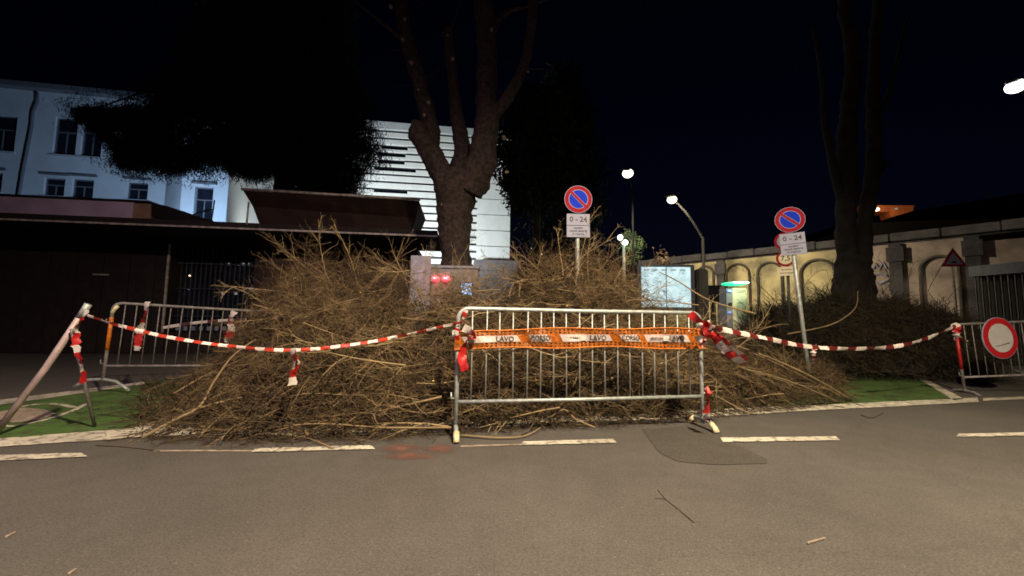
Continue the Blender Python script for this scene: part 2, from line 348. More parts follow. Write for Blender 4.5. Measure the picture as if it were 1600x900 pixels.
# green painted bays
gb1 = [G(-60,700), G(200,676), G(420,672), G(600,664), G(730,658), G(1000,650), G(1200,641), G(1496,623), G(1430,584), G(1290,573), G(1000,560), G(600,575), G(400,585), G(225,597), G(0,626), G(-200,655)]
green = tag(sheet('painted_bay', gb1, 0.004, M['green_paint']), kind='structure')
for nm, q in (('edge_line', ((-40,702),(200,686),(210,670),(-40,690))), ('edge_line', ((196,686),(300,681),(300,662),(214,664))), ('edge_line', ((296,681),(470,680),(470,669),(300,670))),
              ('edge_line', ((470,681),(730,668),(730,656),(470,670))), ('edge_line', ((730,666),(1010,657),(1010,648),(730,656))),
              ('edge_line', ((1010,657),(1230,645),(1230,634),(1010,646))), ('edge_line', ((1230,644),(1530,629),(1528,622),(1230,636))),
              ('edge_line', ((1536,627),(1700,620),(1700,617),(1536,623))),
              ('bay_line', ((1490,626),(1506,624),(1430,584),(1421,584))),
              ('bay_line', ((-80,645),(226,601),(226,597),(-80,636))),
              ('bay_line', ((1426,586),(1434,584),(1290,566),(1286,568)))):
    stripe(nm, *q, 0.008, M['white_paint'], road, amp=0.012 if nm == 'edge_line' else 0.004)
for a, b in (((-60,724,-60,714),(136,715,128,709)), ((392,708,400,702),(586,703,580,697)), ((812,697,818,691),(964,693,958,687)),
             ((1130,692,1126,685),(1312,689,1306,683)), ((1494,684,1498,679),(1680,680,1676,675))):
    stripe('lane_dash', (a[0],a[1]), (b[0],b[1]), (b[2],b[3]), (a[2],a[3]), 0.0082, M['white_paint'], road, amp=0.004)
for q in (((240,706),(395,706),(395,704),(240,704)), ((720,699),(812,696),(812,694),(720,697))):
    stripe('worn_line', *q, 0.0042, M['tan_paint'], road, 0.004)
sheet('faded_symbol', [G(*q) for q in ((-10,655),(20,662),(60,657),(88,648),(70,641),(35,638),(0,644))], 0.0084, M['tan_paint'], road)
def band(name, pxs, w, z, m):                # painted curved line of constant width
    pts = [G(*q) for q in pxs]; L = []; Rr = []
    for i, p in enumerate(pts):
        t = (pts[min(i+1, len(pts)-1)] - pts[max(i-1, 0)]).normalized(); n = Vector((-t.y, t.x, 0))
        L.append(p + n*w); Rr.append(p - n*w)
    bm = NB(); A = [bm.verts.new((p.x,p.y,z)) for p in L]; B = [bm.verts.new((p.x,p.y,z)) for p in Rr]
    for i in range(len(A)-1): bm.faces.new((A[i], B[i], B[i+1], A[i+1]))
    bmesh.ops.recalc_face_normals(bm, faces=bm.faces[:]); return obj(name, bm, m, road)
band('symbol_line', ((30,637),(55,633),(82,632),(100,634),(116,638)), 0.03, 0.0088, M['white_paint'])
band('symbol_line', ((-30,664),(20,668),(60,660),(88,652),(116,642),(135,632)), 0.025, 0.0092, M['white_paint'])
sheet('patch', [G(*q) for q in ((1003,671),(1100,664),(1128,676),(1128,688),(1165,701),(1200,719),(1198,725),(1120,727),(1060,722),(1030,708))], 0.0041, M['patch'], road)
for q in (((578,712),(668,705),(672,692),(582,698)), ((655,712),(722,710),(722,694),(655,696)), ((590,722),(700,718),(700,706),(590,708))):
    pts = [G(*x) for x in q]; sheet('paint_stain', jag(pts[0], pts[1], 9, 0.02) + jag(pts[2], pts[3], 9, 0.02), 0.0044, M['red_spray'], road)

# hills
bm = NB(); hv = []
hx = [(-700,30),(-300,60),(-60,70),(60,58),(130,46),(220,66),(320,100),(430,140),(700,190),(1000,150)]
for x, h in hx: hv.append((bm.verts.new((x, 420, -2)), bm.verts.new((x*1.05, 520, h)), bm.verts.new((x, 700, -2))))
for a, b in zip(hv, hv[1:]):
    bm.faces.new((a[0], b[0], b[1], a[1])); bm.faces.new((a[1], b[1], b[2], a[2]))
tag(obj('hills', bm, M['hill']), kind='structure')

# ------------------------------------------------------------------ lamps
def lamp_light(name, loc, energy, col, spot=None, size=0.12, aim=None, blend=0.6, parent=None):
    d = bpy.data.lights.new(name, 'SPOT' if spot else 'POINT'); d.energy = energy; d.color = col; d.shadow_soft_size = size
    if spot: d.spot_size = R(spot); d.spot_blend = blend
    o = bpy.data.objects.new(name, d); COL.objects.link(o); o.location = loc
    if aim is not None: o.rotation_euler = (Vector(aim) - Vector(loc)).to_track_quat('-Z', 'Y').to_euler()
    elif spot: o.rotation_euler = (0, 0, 0)
    return o
def street_lamp(base, h, arm, head_m, label, group='street lamps', r=0.05, globe=0.13, curved=False):
    """base: ground point, arm: vector from the pole top to the head"""
    t = empty('street_lamp', base, 0, label, 'street lamp', group)
    arm = Vector(arm); top = Vector((0, 0, h))
    if curved:
        pts = [Vector((0,0,0)), Vector((0,0,h*0.5)), Vector((0,0,h-0.9))] + [Vector((0,0,h-0.9)) + Vector((arm.x*f, arm.y*f, (0.9+arm.z)*math.sin(f*math.pi/2))) for f in (0.15,0.35,0.6,0.8,0.95)]
        tubo('pole', M['pole_black'], t, pts, [r*1.4, r*1.1, r, r*0.9, r*0.8, r*0.8, r*0.7, r*0.7], 10)
    else:
        tubo('pole', M['pole_black'], t, [(0,0,0),(0,0,h*0.5),(0,0,h)], [r*1.4, r*1.1, r*0.9], 10)
        if arm.length > 0.05: tubo('arm', M['pole_black'], t, [top - Vector((0,0,0.05)), top + arm*0.5 + Vector((0,0,0.05)), top + arm], r*0.7, 8)
    hd = top + arm
    d = Vector((arm.x, arm.y, 0)).normalized() if arm.length > 0.05 else Vector((1,0,0)); q = math.atan2(d.y, d.x)
    bm = NB(); box(bm, -0.32, 0.30, -0.13, 0.13, 0.0, 0.10, 0.03)
    bmesh.ops.transform(bm, matrix=Matrix.Translation(hd + Vector((0,0,0.06))) @ Matrix.Rotation(q, 4, 'Z'), verts=bm.verts[:])
    obj('housing', bm, M['dark_metal'], t)
    g = obj('lens', ball(NB(), hd, globe, sx=1.1, sz=0.9), head_m, t, True)
    return t, Vector(base) + hd
# the lamp that lights the place stands on the near side of the road
WARM = (1.0, 0.80, 0.54)
t, hd = street_lamp((4.9,-2.9,0), 6.4, (-2.9,1.9,0.2), M['glow_warm'], 'tall street lamp on the near side of the road', r=0.07)
lamp_light('lamp_light', hd + Vector((0,0,-0.25)), 7000, WARM, 156, 0.14, aim=hd + Vector((-0.5, 0.9, -6)), blend=0.9)
t, hd = street_lamp((-7.6,-3.8,0), 6.6, (2.2,0.9,0.2), M['glow_warm'], 'second tall street lamp on the near side, left of the first', r=0.07)
lamp_light('lamp_light', hd + Vector((0,0,-0.25)), 1150, (0.92,0.60,0.78), 150, 0.16, aim=hd + Vector((1, 2.4, -6)), blend=0.85)
# lamp 1: px 981,271, pole top 988
def lamp_at(px, py, Y, polepx, label, energy, curved=False, back=1.8, mt='glow_warm', globe=0.2, r=0.06, light=True, spot=150, aim=(0,0,-5)):
    hp = P(px, py, Y); pp = P(polepx, py + 6, Y + back); h = P(polepx, py + 6, Y).z + 0.05
    t, hd = street_lamp((pp.x, pp.y, 0), h, (hp.x-pp.x, -back, hp.z-h), M[mt], label, globe=globe, r=r, curved=curved)
    if light: lamp_light('lamp_light', hd + Vector((0,0,-globe-0.15)), energy, WARM, spot, 0.2, aim=hd + Vector(aim), blend=0.5)
    return t
lamp_at(981, 271, 19, 988, 'highest lit street lamp in the middle distance, right of the centre parking sign', 700, globe=0.24, r=0.05)
lamp_at(1050, 312, 13.6, 1097, 'street lamp on a curved pole rising in front of the arched wall', 1700, curved=True, aim=(2.5,3,-4), globe=0.15, r=0.055)
lamp_at(1587, 135, 11, 1690, 'bright street lamp at the right edge, the nearest one in view', 800, spot=120, aim=(0.4,1.2,-4), mt='glow_white', globe=0.20, r=0.07)
# plaza lamp with two globes
b = P(975, 400, 22); tl = empty('plaza_lamp', (b.x, b.y, 0), 0, 'low blue-white lamp post with two lit globes beside leafy shoots', 'lamp post')
zt = P(975, 384, 22).z
tubo('pole', M['galv'], tl, [(0,0,0),(0,0,zt*0.6),(0,0,zt)], [0.11,0.10,0.09], 10)
for q in ((969,371),(977,379)):
    w = P(q[0], q[1], 22) - Vector((b.x,b.y,0)); obj('globe', ball(NB(), w, 0.16), M['glow_cool'], tl, True)
    tubo('arm', M['galv'], tl, [(0,0,zt), (w.x*0.6,0,zt+0.1), (w.x,0,w.z-0.1)], 0.03, 6)
lamp_light('plaza_light', Vector((b.x, b.y-0.5, zt+0.3)), 16, (0.8,1.0,0.85), size=0.2)
for q, s, lb_ in (((838,391),0.10,'brightest tiny far lamp seen through the twigs, right of the louvred building'),((832,388),0.07,'tiny far lamp just left of the brightest one, behind the pile'),((846,397),0.05,'faintest lower far lamp just right of the brightest one'),((909,376),0.05,'tiny far lamp beside the pole of the centre parking sign')):
    w = P(q[0], q[1], 45); bl = empty('distant_lamp', (w.x,w.y,0), 0, lb_, 'lamp', 'tiny far lamps')
    obj('bulb', ball(NB(), (0,0,w.z), s*1.6, 8, 6), M['glow_cool'], bl, True); tubo('pole', M['dark_metal'], bl, [(0,0,0),(0,0,w.z)], 0.04, 5)

# ------------------------------------------------------------------ facade with real openings
def facade(name, u0, u1, z0, z1, depth, holes, m, parent, rev=0.22):
    us = sorted({u0, u1, *[h[0] for h in holes], *[h[1] for h in holes]}); zs = sorted({z0, z1, *[h[2] for h in holes], *[h[3] for h in holes]})
    us = [u for u in us if u0 <= u <= u1]; zs = [z for z in zs if z0 <= z <= z1]
    bm = NB(); q = lambda *p: bm.faces.new([bm.verts.new(x) for x in p])
    for a, b_ in zip(us, us[1:]):
        for c, d in zip(zs, zs[1:]):
            if any(h[0]-1e-6 <= a and b_ <= h[1]+1e-6 and h[2]-1e-6 <= c and d <= h[3]+1e-6 for h in holes): continue
            q((a,0,c),(b_,0,c),(b_,0,d),(a,0,d))
    for h in holes:
        a, b_, c, d = h[:4]
        q((a,0,c),(a,rev,c),(a,rev,d),(a,0,d)); q((b_,0,d),(b_,rev,d),(b_,rev,c),(b_,0,c))
        q((a,0,c),(b_,0,c),(b_,rev,c),(a,rev,c)); q((a,0,d),(a,rev,d),(b_,rev,d),(b_,0,d))
    q((u0,0,z0),(u0,0,z1),(u0,depth,z1),(u0,depth,z0)); q((u1,0,z1),(u1,0,z0),(u1,depth,z0),(u1,depth,z1))
    q((u0,0,z1),(u1,0,z1),(u1,depth,z1),(u0,depth,z1)); q((u0,depth,z0),(u0,depth,z1),(u1,depth,z1),(u1,depth,z0))
    bmesh.ops.remove_doubles(bm, verts=bm.verts[:], dist=1e-5)
    return obj(name, bm, m, parent)
def window(parent, u0, u1, z0, z1, hood=False, sill=True, cross=0.62, rev=0.22):
    w = 0.07; bm = NB()
    box(bm, u0+.002, u0+w, rev*0.55, rev*0.8, z0+.002, z1-.002); box(bm, u1-w, u1-.002, rev*0.55, rev*0.8, z0+.002, z1-.002)
    box(bm, u0+w, u1-w, rev*0.55, rev*0.8, z1-w, z1-.002); box(bm, u0+w, u1-w, rev*0.55, rev*0.8, z0+.002, z0+w)
    zc = z0 + (z1-z0)*cross; box(bm, u0+w, u1-w, rev*0.55, rev*0.8, zc-0.03, zc+0.03)
    uc = (u0+u1)/2; box(bm, uc-0.03, uc+0.03, rev*0.55, rev*0.78, z0+w, zc-0.03)
    fr = obj('window', bm, M['frame_dark'], parent)
    bxo('pane', M['pane'], fr, u0+.004, u1-.004, rev*0.66, rev*0.72, z0+.004, z1-.004)
    if sill: bxo('sill', M['board_grey'], fr, u0-0.1, u1+0.1, -0.08, 0.0, z0-0.12, z0-0.003)
    if hood: bxo('hood', M['frame_dark'], fr, u0-0.18, u1+0.18, -0.13, 0.0, z1+0.16, z1+0.26)
    return fr

# --- pale blue-lit building
A = P(0, 400, 22); B = P(245, 400, 23.3); pl = Plane(A, B)
bb = empty('blue_lit_building', (A.x, A.y, 0), pl.rz, 'pale two-row-window building lit blue at the far left, behind the shed', 'building')
H0 = pl.uz(0, 137)[1]; uL = pl.uz(-140, 300)[0]; uR = pl.uz(258, 300)[0]
wins = [(pr(pl,-22,180,25,236),0), (pr(pl,84,184,120,242),0), (pr(pl,127,184,160,245),0), (pr(pl,-22,270,3,300),1), (pr(pl,68,278,101,306),1), (pr(pl,112,280,146,309),1), (pr(pl,198,285,231,312),1), (pr(pl,188,180,228,240),0)]
facade('wall', uL, uR, -0.05, H0, 9, [w[0] for w in wins], M['blue_render'], bb)
for w, hd_ in wins: window(bb, *w, hood=bool(hd_))
bxo('cornice', M['frame_dark'], bb, uL-0.3, uR+0.3, -0.45, 9.3, H0+0.003, H0+0.30)
dp = [pl.uz(60,146), pl.uz(61,160), pl.uz(54,176), pl.uz(52,200), pl.uz(40,260), pl.uz(30,320)]
tubo('drainpipe', M['frame_dark'], bb, [(u, -0.10, z) for u, z in dp] + [(dp[-1][0]-0.2, -0.10, 0)], 0.07, 8)
# projecting bay of the same building
C0 = P(284, 300, 21.6); D0 = P(356, 300, 22.0); p2 = Plane(C0, D0)
bay = empty('corner_bay', (C0.x, C0.y, 0), p2.rz, 'brighter blue projecting corner block with one shuttered window, right of the long facade', 'building')
e0, e1 = 0, p2.uz(356, 300)[0]
bw = [pr(p2,303,292,332,344), pr(p2,312,200,348,257)]
facade('wall', e0, e1, -0.05, H0-0.6, 5, bw, M['blue_render'], bay)
for w in bw: window(bay, *w, hood=(w is bw[0]))
# slanted dim return between the two and the receding side wall at the right
def slab(name, p0, p1, h, m, parent, thick=0.3):
    a = Vector((p0.x, p0.y, 0)); b_ = Vector((p1.x, p1.y, 0)); n = Vector((-(b_-a).y, (b_-a).x, 0)).normalized()*thick
    M4 = Matrix.Translation(parent.location) @ Matrix.Rotation(parent.rotation_euler.z, 4, 'Z'); inv = M4.inverted()
    bm = NB(); lo = [bm.verts.new(inv @ Vector((v.x, v.y, -0.05))) for v in (a, b_, b_+n, a+n)]; hi = [bm.verts.new(inv @ Vector((v.x, v.y, h))) for v in (a, b_, b_+n, a+n)]
    bm.faces.new(lo[::-1]); bm.faces.new(hi)
    for k in range(4): bm.faces.new((lo[k], lo[(k+1)%4], hi[(k+1)%4], hi[k]))
    return obj(name, bm, m, parent)
slab('return_wall', P(258,300,23.34), P(283.5,300,21.62), H0-0.65, M['blue_render'], bay)
slab('side_wall', P(357,300,22.05), P(394,300,25.5), H0-0.65, M['board_grey'], bay)
# white house part behind
Ah = P(392, 300, 27); Bh = P(468, 300, 27.6); p3 = Plane(Ah, Bh)
wh = empty('white_annex', (Ah.x, Ah.y, 0), p3.rz, 'narrow brightly lit white wall seen either side of the cedar trunk', 'building')
ah = [pr(p3,400,262,407,278)]
facade('wall', 0, p3.uz(466,300)[0], -0.05, 11.5, 6, ah, M['board_white'], wh); window(wh, *ah[0], sill=False)
for x in (414, 424, 458): 
    u = p3.uz(x, 300)[0]; bxo('pilaster', M['board_grey'], wh, u-0.09, u+0.09, -0.10, -0.002, 0, 11.4)
bxo('roof', M['roof_dark'], wh, -0.4, p3.uz(470,300)[0], -0.4, 6.3, 11.503, 11.8)

# --- white louvred building
A = P(540, 300, 28); B = P(797, 300, 29.6); p4 = Plane(A, B)
lb = empty('louvred_building', (A.x, A.y, 0), p4.rz, 'floodlit white building clad in horizontal boards, behind the big tree', 'building')
W = p4.uz(797, 330)[0]; Ht = p4.uz(640, 196)[1]; zb = 0.0
bxo('core', M['roof_dark'], lb, 0, W-0.02, 0.30, 9, -0.05, Ht-0.1)
bxo('roof_edge', M['blue_render'], lb, p4.uz(570,200)[0], W, -0.1, 9.2, Ht-0.45, Ht+0.1)
ubk = p4.uz(745, 350)[0]                     # stepped: narrow louvres left, wide plates right
z = Ht - 0.50; k = 0; slots = {2,3,4,5,8,9}
slot_u = {2:(594,636),3:(592,633),4:(590,632),5:(586,650),8:(585,638),9:(584,638)}
while z > 2.2:
    h = 0.50; top = z
    u_end = ubk if z > p4.uz(745,300)[1] else ubk
    if k in slot_u:
        a_, b_ = [p4.uz(x, 260)[0] for x in slot_u[k]]
        bxo('board', M['board_white'], lb, 0, a_, 0.0, 0.28, top-h, top-0.15); bxo('board', M['board_white'], lb, b_, u_end, 0.0, 0.28, top-h, top-0.15)
        bxo('board', M['board_white'], lb, a_+.002, b_-.002, 0.0, 0.28, top-h, top-h+0.16)
        bxo('slot_window', M['pane'], lb, a_+.002, b_-.002, 0.2, 0.26, top-h+0.165, top-0.06)
    else: bxo('board', M['board_white'], lb, 0, u_end, 0.0, 0.28, top-h, top-0.15)
    z -= 0.55; k += 1
z = Ht - 0.50
while z > 1.0:
    bxo('cladding_plate', M['board_white'], lb, ubk+0.01, W, -0.05, 0.28, z-1.17, z-0.04); z -= 1.2
bxo('base_slab', M['frame_dark'], lb, p4.uz(740,430)[0], W+0.5, -1.2, -0.06, 0, p4.uz(770,410)[1])
bxo('base_ledge', M['frame_dark'], lb, p4.uz(740,430)[0]-0.4, W+0.1, -1.9, -1.203, 0, p4.uz(770,428)[1])

# floodlights that light the facades (fixtures stand behind the shed)
def floodlight(loc, aim, energy, col, label, size=1.0):
    t = empty('floodlight', (loc[0], loc[1], 0), 0, label, 'floodlight', 'floodlights behind the shed')
    tubo('pole', M['dark_metal'], t, [(0,0,0),(0,0,loc[2]-0.1)], 0.05, 8)
    box_ = NB(); box(box_, -0.2, 0.2, -0.16, -0.04, loc[2]-0.05, loc[2]+0.25, 0.02); obj('housing', box_, M['dark_metal'], t)
    d = bpy.data.lights.new('flood', 'SPOT'); d.energy = energy; d.color = col; d.spot_size = R(130); d.spot_blend = 0.6; d.shadow_soft_size = 0.3
    o = bpy.data.objects.new('flood', d); COL.objects.link(o); o.location = (loc[0], loc[1]+0.25, loc[2]+0.1)
    o.rotation_euler = (Vector(aim) - o.location).to_track_quat('-Z', 'Y').to_euler()
floodlight((-15.5, 16.5, 4.0), (-20, 24, 6.5), 2500, (0.45,0.67,0.97), 'floodlight aimed at the blue lit building')
floodlight((-7.0, 21.5, 3.5), (-6.5, 29, 8), 5200, (0.93,1.0,0.98), 'floodlight aimed at the louvred building')
floodlight((-14.6, 23.6, 3.0), (-16.0, 27.5, 7), 1300, (0.95,1.0,0.9), 'floodlight aimed at the white annex')

# ------------------------------------------------------------------ shed
A = P(0, 400, 8.75); B = P(655, 400, 9.9); ps = Plane(A, B)
sh = empty('market_shed', (A.x, A.y, 0), ps.rz, 'long dark shed with overhanging flat eave and barred shop window', 'shed')
ze = ps.uz(300, 355)[1]                      # eave underside height
uW0, uW1 = -6.0, ps.uz(640, 400)[0]
bxo('eave', M['dark_wood'], sh, uW0, ps.uz(683,370)[0], 0.0, 2.2, ze+0.02, ze+0.16)
bxo('eave_trim', M['edge_metal'], sh, uW0, ps.uz(683,370)[0], -0.03, -0.002, ze-0.01, ze+0.03)
bxo('fascia', M['rust_board'], sh, uW0, ps.uz(655,360)[0], 0.25, 2.1, ze+0.163, ps.uz(100,338,0.25)[1])
def vz(x0,y0,x1,y1,v):                       # rectangle on a plane set back by v
    a = ps.uz(x0,(y0+y1)/2,v)[0]; b_ = ps.uz(x1,(y0+y1)/2,v)[0]; return a, b_, ps.uz((x0+x1)/2,y1,v)[1], ps.uz((x0+x1)/2,y0,v)[1]
a_, b_, c_, d_ = vz(-60,305,208,337,0.9); bxo('parapet', M['lilac'], sh, -6, b_, 0.9, 1.2, ze+0.164+0.2, ps.uz(100,311,0.9)[1])
bxo('parapet_end', M['tan_render'], sh, b_+.002, ps.uz(235,325,0.9)[0], 0.91, 1.2, ze+0.37, ps.uz(222,318,0.9)[1])
bxo('parapet_cap', M['dark_wood'], sh, -6, ps.uz(235,325,0.9)[0], 0.85, 1.25, ps.uz(100,311,0.9)[1]+.002, ps.uz(100,311,0.9)[1]+0.05)
bm = NB(); poly(bm, [ps.uz(235.5,316,0.9), ps.uz(236,338,0.9), ps.uz(330,350,0.9), ps.uz(332,345,0.9), ps.uz(262,322,0.9)], 0.92, 2.0); obj('sloping_roof', bm, M['dark_wood'], sh)
# flared hood: leans forward at the top
bm = NB(); f0 = [ps.uz(380,298,-0.25), ps.uz(655,314,-0.25)]; f1 = [ps.uz(406,352,0.25), ps.uz(641,365,0.25)]; mid = [ps.uz(394,322,0.05), ps.uz(650,340,0.05)]
r0 = [bm.verts.new((f0[0][0], -0.25, f0[0][1])), bm.verts.new((f0[1][0], -0.25, f0[1][1]))]
r1 = [bm.verts.new((mid[0][0], 0.08, mid[0][1])), bm.verts.new((mid[1][0], 0.08, mid[1][1]))]
r2 = [bm.verts.new((f1[0][0], 0.25, f1[0][1])), bm.verts.new((f1[1][0], 0.25, f1[1][1]))]
bk = [bm.verts.new((r0[0].co.x, 1.6, r0[0].co.z)), bm.verts.new((r0[1].co.x, 1.6, r0[1].co.z)), bm.verts.new((r2[0].co.x, 1.6, r2[0].co.z)), bm.verts.new((r2[1].co.x, 1.6, r2[1].co.z))]
for f in ((r0[0],r1[0],r1[1],r0[1]), (r1[0],r2[0],r2[1],r1[1]), (r0[0],r0[1],bk[1],bk[0]), (bk[2],bk[3],bk[1],bk[0]), (r2[0],bk[2],bk[3],r2[1]), (r0[0],bk[0],bk[2],r2[0],r1[0]), (r0[1],r1[1],r2[1],bk[3],bk[1])): bm.faces.new(f)
bmesh.ops.recalc_face_normals(bm, faces=bm.faces[:]); hood = obj('roof_hood', bm, M['rust_board'], sh)
tubo('hood_edge', M['edge_metal'], sh, [(f0[0][0]-0.03, -0.27, f0[0][1]+0.03), ((f0[0][0]+f0[1][0])/2, -0.27, (f0[0][1]+f0[1][1])/2+0.03), (f0[1][0]+0.03, -0.27, f0[1][1]+0.03)], 0.035, 6)
# walls set back under the eave
vb = 1.6
g0, g1, g2, g3 = vz(262, 384, 396, 520, vb)
bxo('wall', M['dark_wood'], sh, uW0, g0, vb, vb+3, -0.04, ze+0.018)
bxo('wall', M['rust_board'], sh, g1, uW1, vb, vb+3, -0.04, ze+0.018)
bxo('wall_base', M['dark_wood'], sh, g0+.002, g1-.002, vb+0.05, vb+3, -0.04, g2); bxo('lintel', M['dark_wood'], sh, g0+.002, g1-.002, vb+0.05, vb+3, g3, ze+0.017)
bxo('shop_back', M['black'], sh, g0+.002, g1-.002, vb+2.6, vb+2.9, g2, g3)
gp = obj('glass_pane', box(NB(), g0+.003, g1-.003, vb+0.45, vb+0.46, g2+.002, g3-.002), M['pane'], sh)
nb = 17
for i in range(nb):
    u = g0 + (g1-g0)*(i+0.5)/nb; bxo('grille_bar', M['blue_metal'], sh, u-0.012, u+0.012, vb+0.36, vb+0.39, g2+.002, g3-0.002)
for f in (0.18, 0.5, 0.8): bxo('grille_rail', M['blue_metal'], sh, g0+.003, g1-.003, vb+0.32, vb+0.358, g2+(g3-g2)*f, g2+(g3-g2)*f+0.03)
bxo('jamb', M['edge_metal'], sh, g0-0.05, g0-0.003, vb-0.04, vb-0.002, g2, g3)
rr = random.Random(3)
for i in range(9):                           # pale goods just in front of the glass
    u = g0 + (g1-g0)*(0.12+0.09*i); bxo('pale_box', M['panel_pale'], sh, u, u+0.085, vb+0.02, vb+0.049, g2+0.06, g2+0.17)
for i in range(14):  # glowing chips put in for lamp reflections in the dark glass
    u = g0 + (g1-g0)*rr.uniform(0.45,0.97); zz = g2 + (g3-g2)*rr.choice((0.25,0.45,0.5,0.62,0.8)); s = rr.uniform(0.02,0.05)
    bxo('glass_glint', M['glow_dim'], sh, u, u+s*1.3, vb+0.40, vb+0.43, zz, zz+s*rr.uniform(1,3))
u = g0+(g1-g0)*0.93; bxo('glass_glint', M['glow_dim'], sh, u, u+0.09, vb+0.402, vb+0.432, g2+(g3-g2)*0.62, g2+(g3-g2)*0.78)
u = g0+(g1-g0)*0.14; obj('small_bulb', ball(NB(), (u, vb+0.34, g2+(g3-g2)*0.66), 0.025, 8, 6), glow('bulb_warm', (1,0.75,0.5), 1.6), sh, True)
u = g0+(g1-g0)*0.14; obj('small_bulb', ball(NB(), (u, vb+0.34, g2+(g3-g2)*0.50), 0.018, 8, 6), M['glow_dim'], sh, True)
bxo('door_handle', M['edge_metal'], sh, ps.uz(148,428,vb)[0], ps.uz(172,428,vb)[0], vb-0.06, vb-0.002, ps.uz(160,429,vb)[1]-0.02, ps.uz(160,429,vb)[1]+0.01)
# lower boards of the shed front with joints
for i in range(22):
    u = uW0 + i*0.62
    if u+0.6 > g0: break
    bxo('plank', M['dark_wood'], sh, u, u+0.60, vb-0.03, vb-0.002, 0.02, ze-0.1)
for i in range(12):
    u = g1 + 0.06 + i*0.45
    if u+0.43 > uW1: break
    bxo('plank', M['rust_board'], sh, u, u+0.43, vb-0.03, vb-0.002, 0.02, ze-0.1)
tubo('post', M['edge_metal'], sh, [(ps.uz(391,352,0.1)[0],-0.06,ze+0.1),(ps.uz(393,335,0.1)[0],-0.06,ps.uz(393,318,0.1)[1])], 0.02, 6)
# thin poles with knobs (antenna) on the roof
an = empty('roof_antenna', (*P(330,345,11.5).xy, P(330,345,11.5).z-0.1), 0, 'small forked antenna on the shed roof in front of the bay window', 'antenna')
for dx, hh in ((0.0,0.62),(0.0,0.32)):
    tubo('mast', M['dark_metal'], an, [(dx,0,0),(dx+0.05,0,0.72)], 0.02, 6) if hh > 0.5 else tubo('arm', M['dark_metal'], an, [(-0.9,0,0.05),(-0.4,0,0.35),(0.05,0,0.45)], 0.02, 6)

# ------------------------------------------------------------------ arched wall on the right
A = P(1000, 410, 20.6); A2 = P(1090, 403, 18.6); B = P(1600, 346, 11.55); pw = Plane(A2, B)
wl = empty('arched_wall', (A2.x, A2.y, 0), pw.rz, 'long plastered yard wall with blind arches and grey stone coping', 'wall')
ua = pw.uz(1000,405)[0]; ub = pw.uz(1345,400)[0]; uc = pw.uz(1700,400)[0]; wt = pw.uz(1300, 388)[1]
bxo('wall_panel', M['wall_yellow'], wl, ua, ub, 0.0, 0.4, -0.05, wt)
bxo('wall_panel', M['wall_pink'], wl, ub+.002, pw.uz(1521,400)[0], 0.0, 0.4, -0.05, wt); bxo('wall_panel', M['wall_pink'], wl, pw.uz(1521,400)[0]+.002, uc, 0.0, 0.4, -0.05, wt-0.25)
u = ua; rr = random.Random(5)
while u < uc:
    L = rr.uniform(0.9,1.25); bxo('coping_stone', M['coping'], wl, u, u+L-0.025, -0.22+rr.uniform(-.02,.02), 0.6, wt+0.003, wt+0.30+rr.uniform(-.03,.03), 0.02); u += L
bxo('string_course', M['coping'], wl, ua, uc, -0.05, -0.002, wt-0.06, wt-0.002)
for px, wpx, top in ((1103,30,409),(1153,44,405),(1203,46,402),(1278,66,397),(1468,74,390)):
    u, _ = pw.uz(px, 430); r_ = (pw.uz(px+wpx/2,430)[0] - pw.uz(px-wpx/2,430)[0])/2; r_ *= 0.82; zc = pw.uz(px, top)[1] - r_ - 0.22
    if zc < 0.6: zc = 0.6
    pts = [(u-r_, -0.05, 0)] + [(u - r_*math.cos(a), -0.05, zc + r_*math.sin(a)) for a in [math.pi*i/14 for i in range(15)]] + [(u+r_, -0.05, 0)]
    tubo('arch_moulding', M['arch'], wl, pts, 0.055, 6)
for px in (1127, 1400, 1521): 
    u = pw.uz(px,420)[0]; bxo('pier', M['coping'] , wl, u-0.16, u+0.16, -0.14, -0.003, 0, wt-0.07)
    bxo('pier_cap', M['dark_metal'], wl, u-0.22, u+0.22, -0.2, -0.142, wt-0.7, wt-0.2)
# graffiti strokes
gr = NB()
for pts in (((1364,420),(1368,412),(1374,421),(1380,410),(1385,420)), ((1364,432),(1372,428),(1386,431)), ((1366,440),(1375,444),(1388,437))):
    tube(gr, [(*(lambda q: (q[0], -0.02, q[1]))(pw.uz(*p)),) for p in pts], 0.045, 5)
obj('graffiti', gr, M['sign_white'], wl)
# dark gate and blue-grey roofed box at the right edge
gpl = Plane(P(1520,440,11.0).xy.to_tuple(), P(1640,440,9.6).xy.to_tuple())
gt = empty('barred_gate', (gpl.A.x, gpl.A.y, 0), gpl.rz, 'dark barred gate with blue-grey top rail at the right edge', 'gate')
gw = gpl.uz(1680,440)[0]; gz = gpl.uz(1570,412)[1]
bxo('top_rail', M['blue_metal'], gt, 0, gw, -0.12, 0.5, gz-0.28, gz); bxo('backing', M['black'], gt, 0, gw, 0.2, 0.3, 0, gz-0.283)
u = 0.05
while u < gw: bxo('bar', M['dark_metal'], gt, u, u+0.02, -0.02, 0.02, 0.05, gz-0.283); u += 0.13
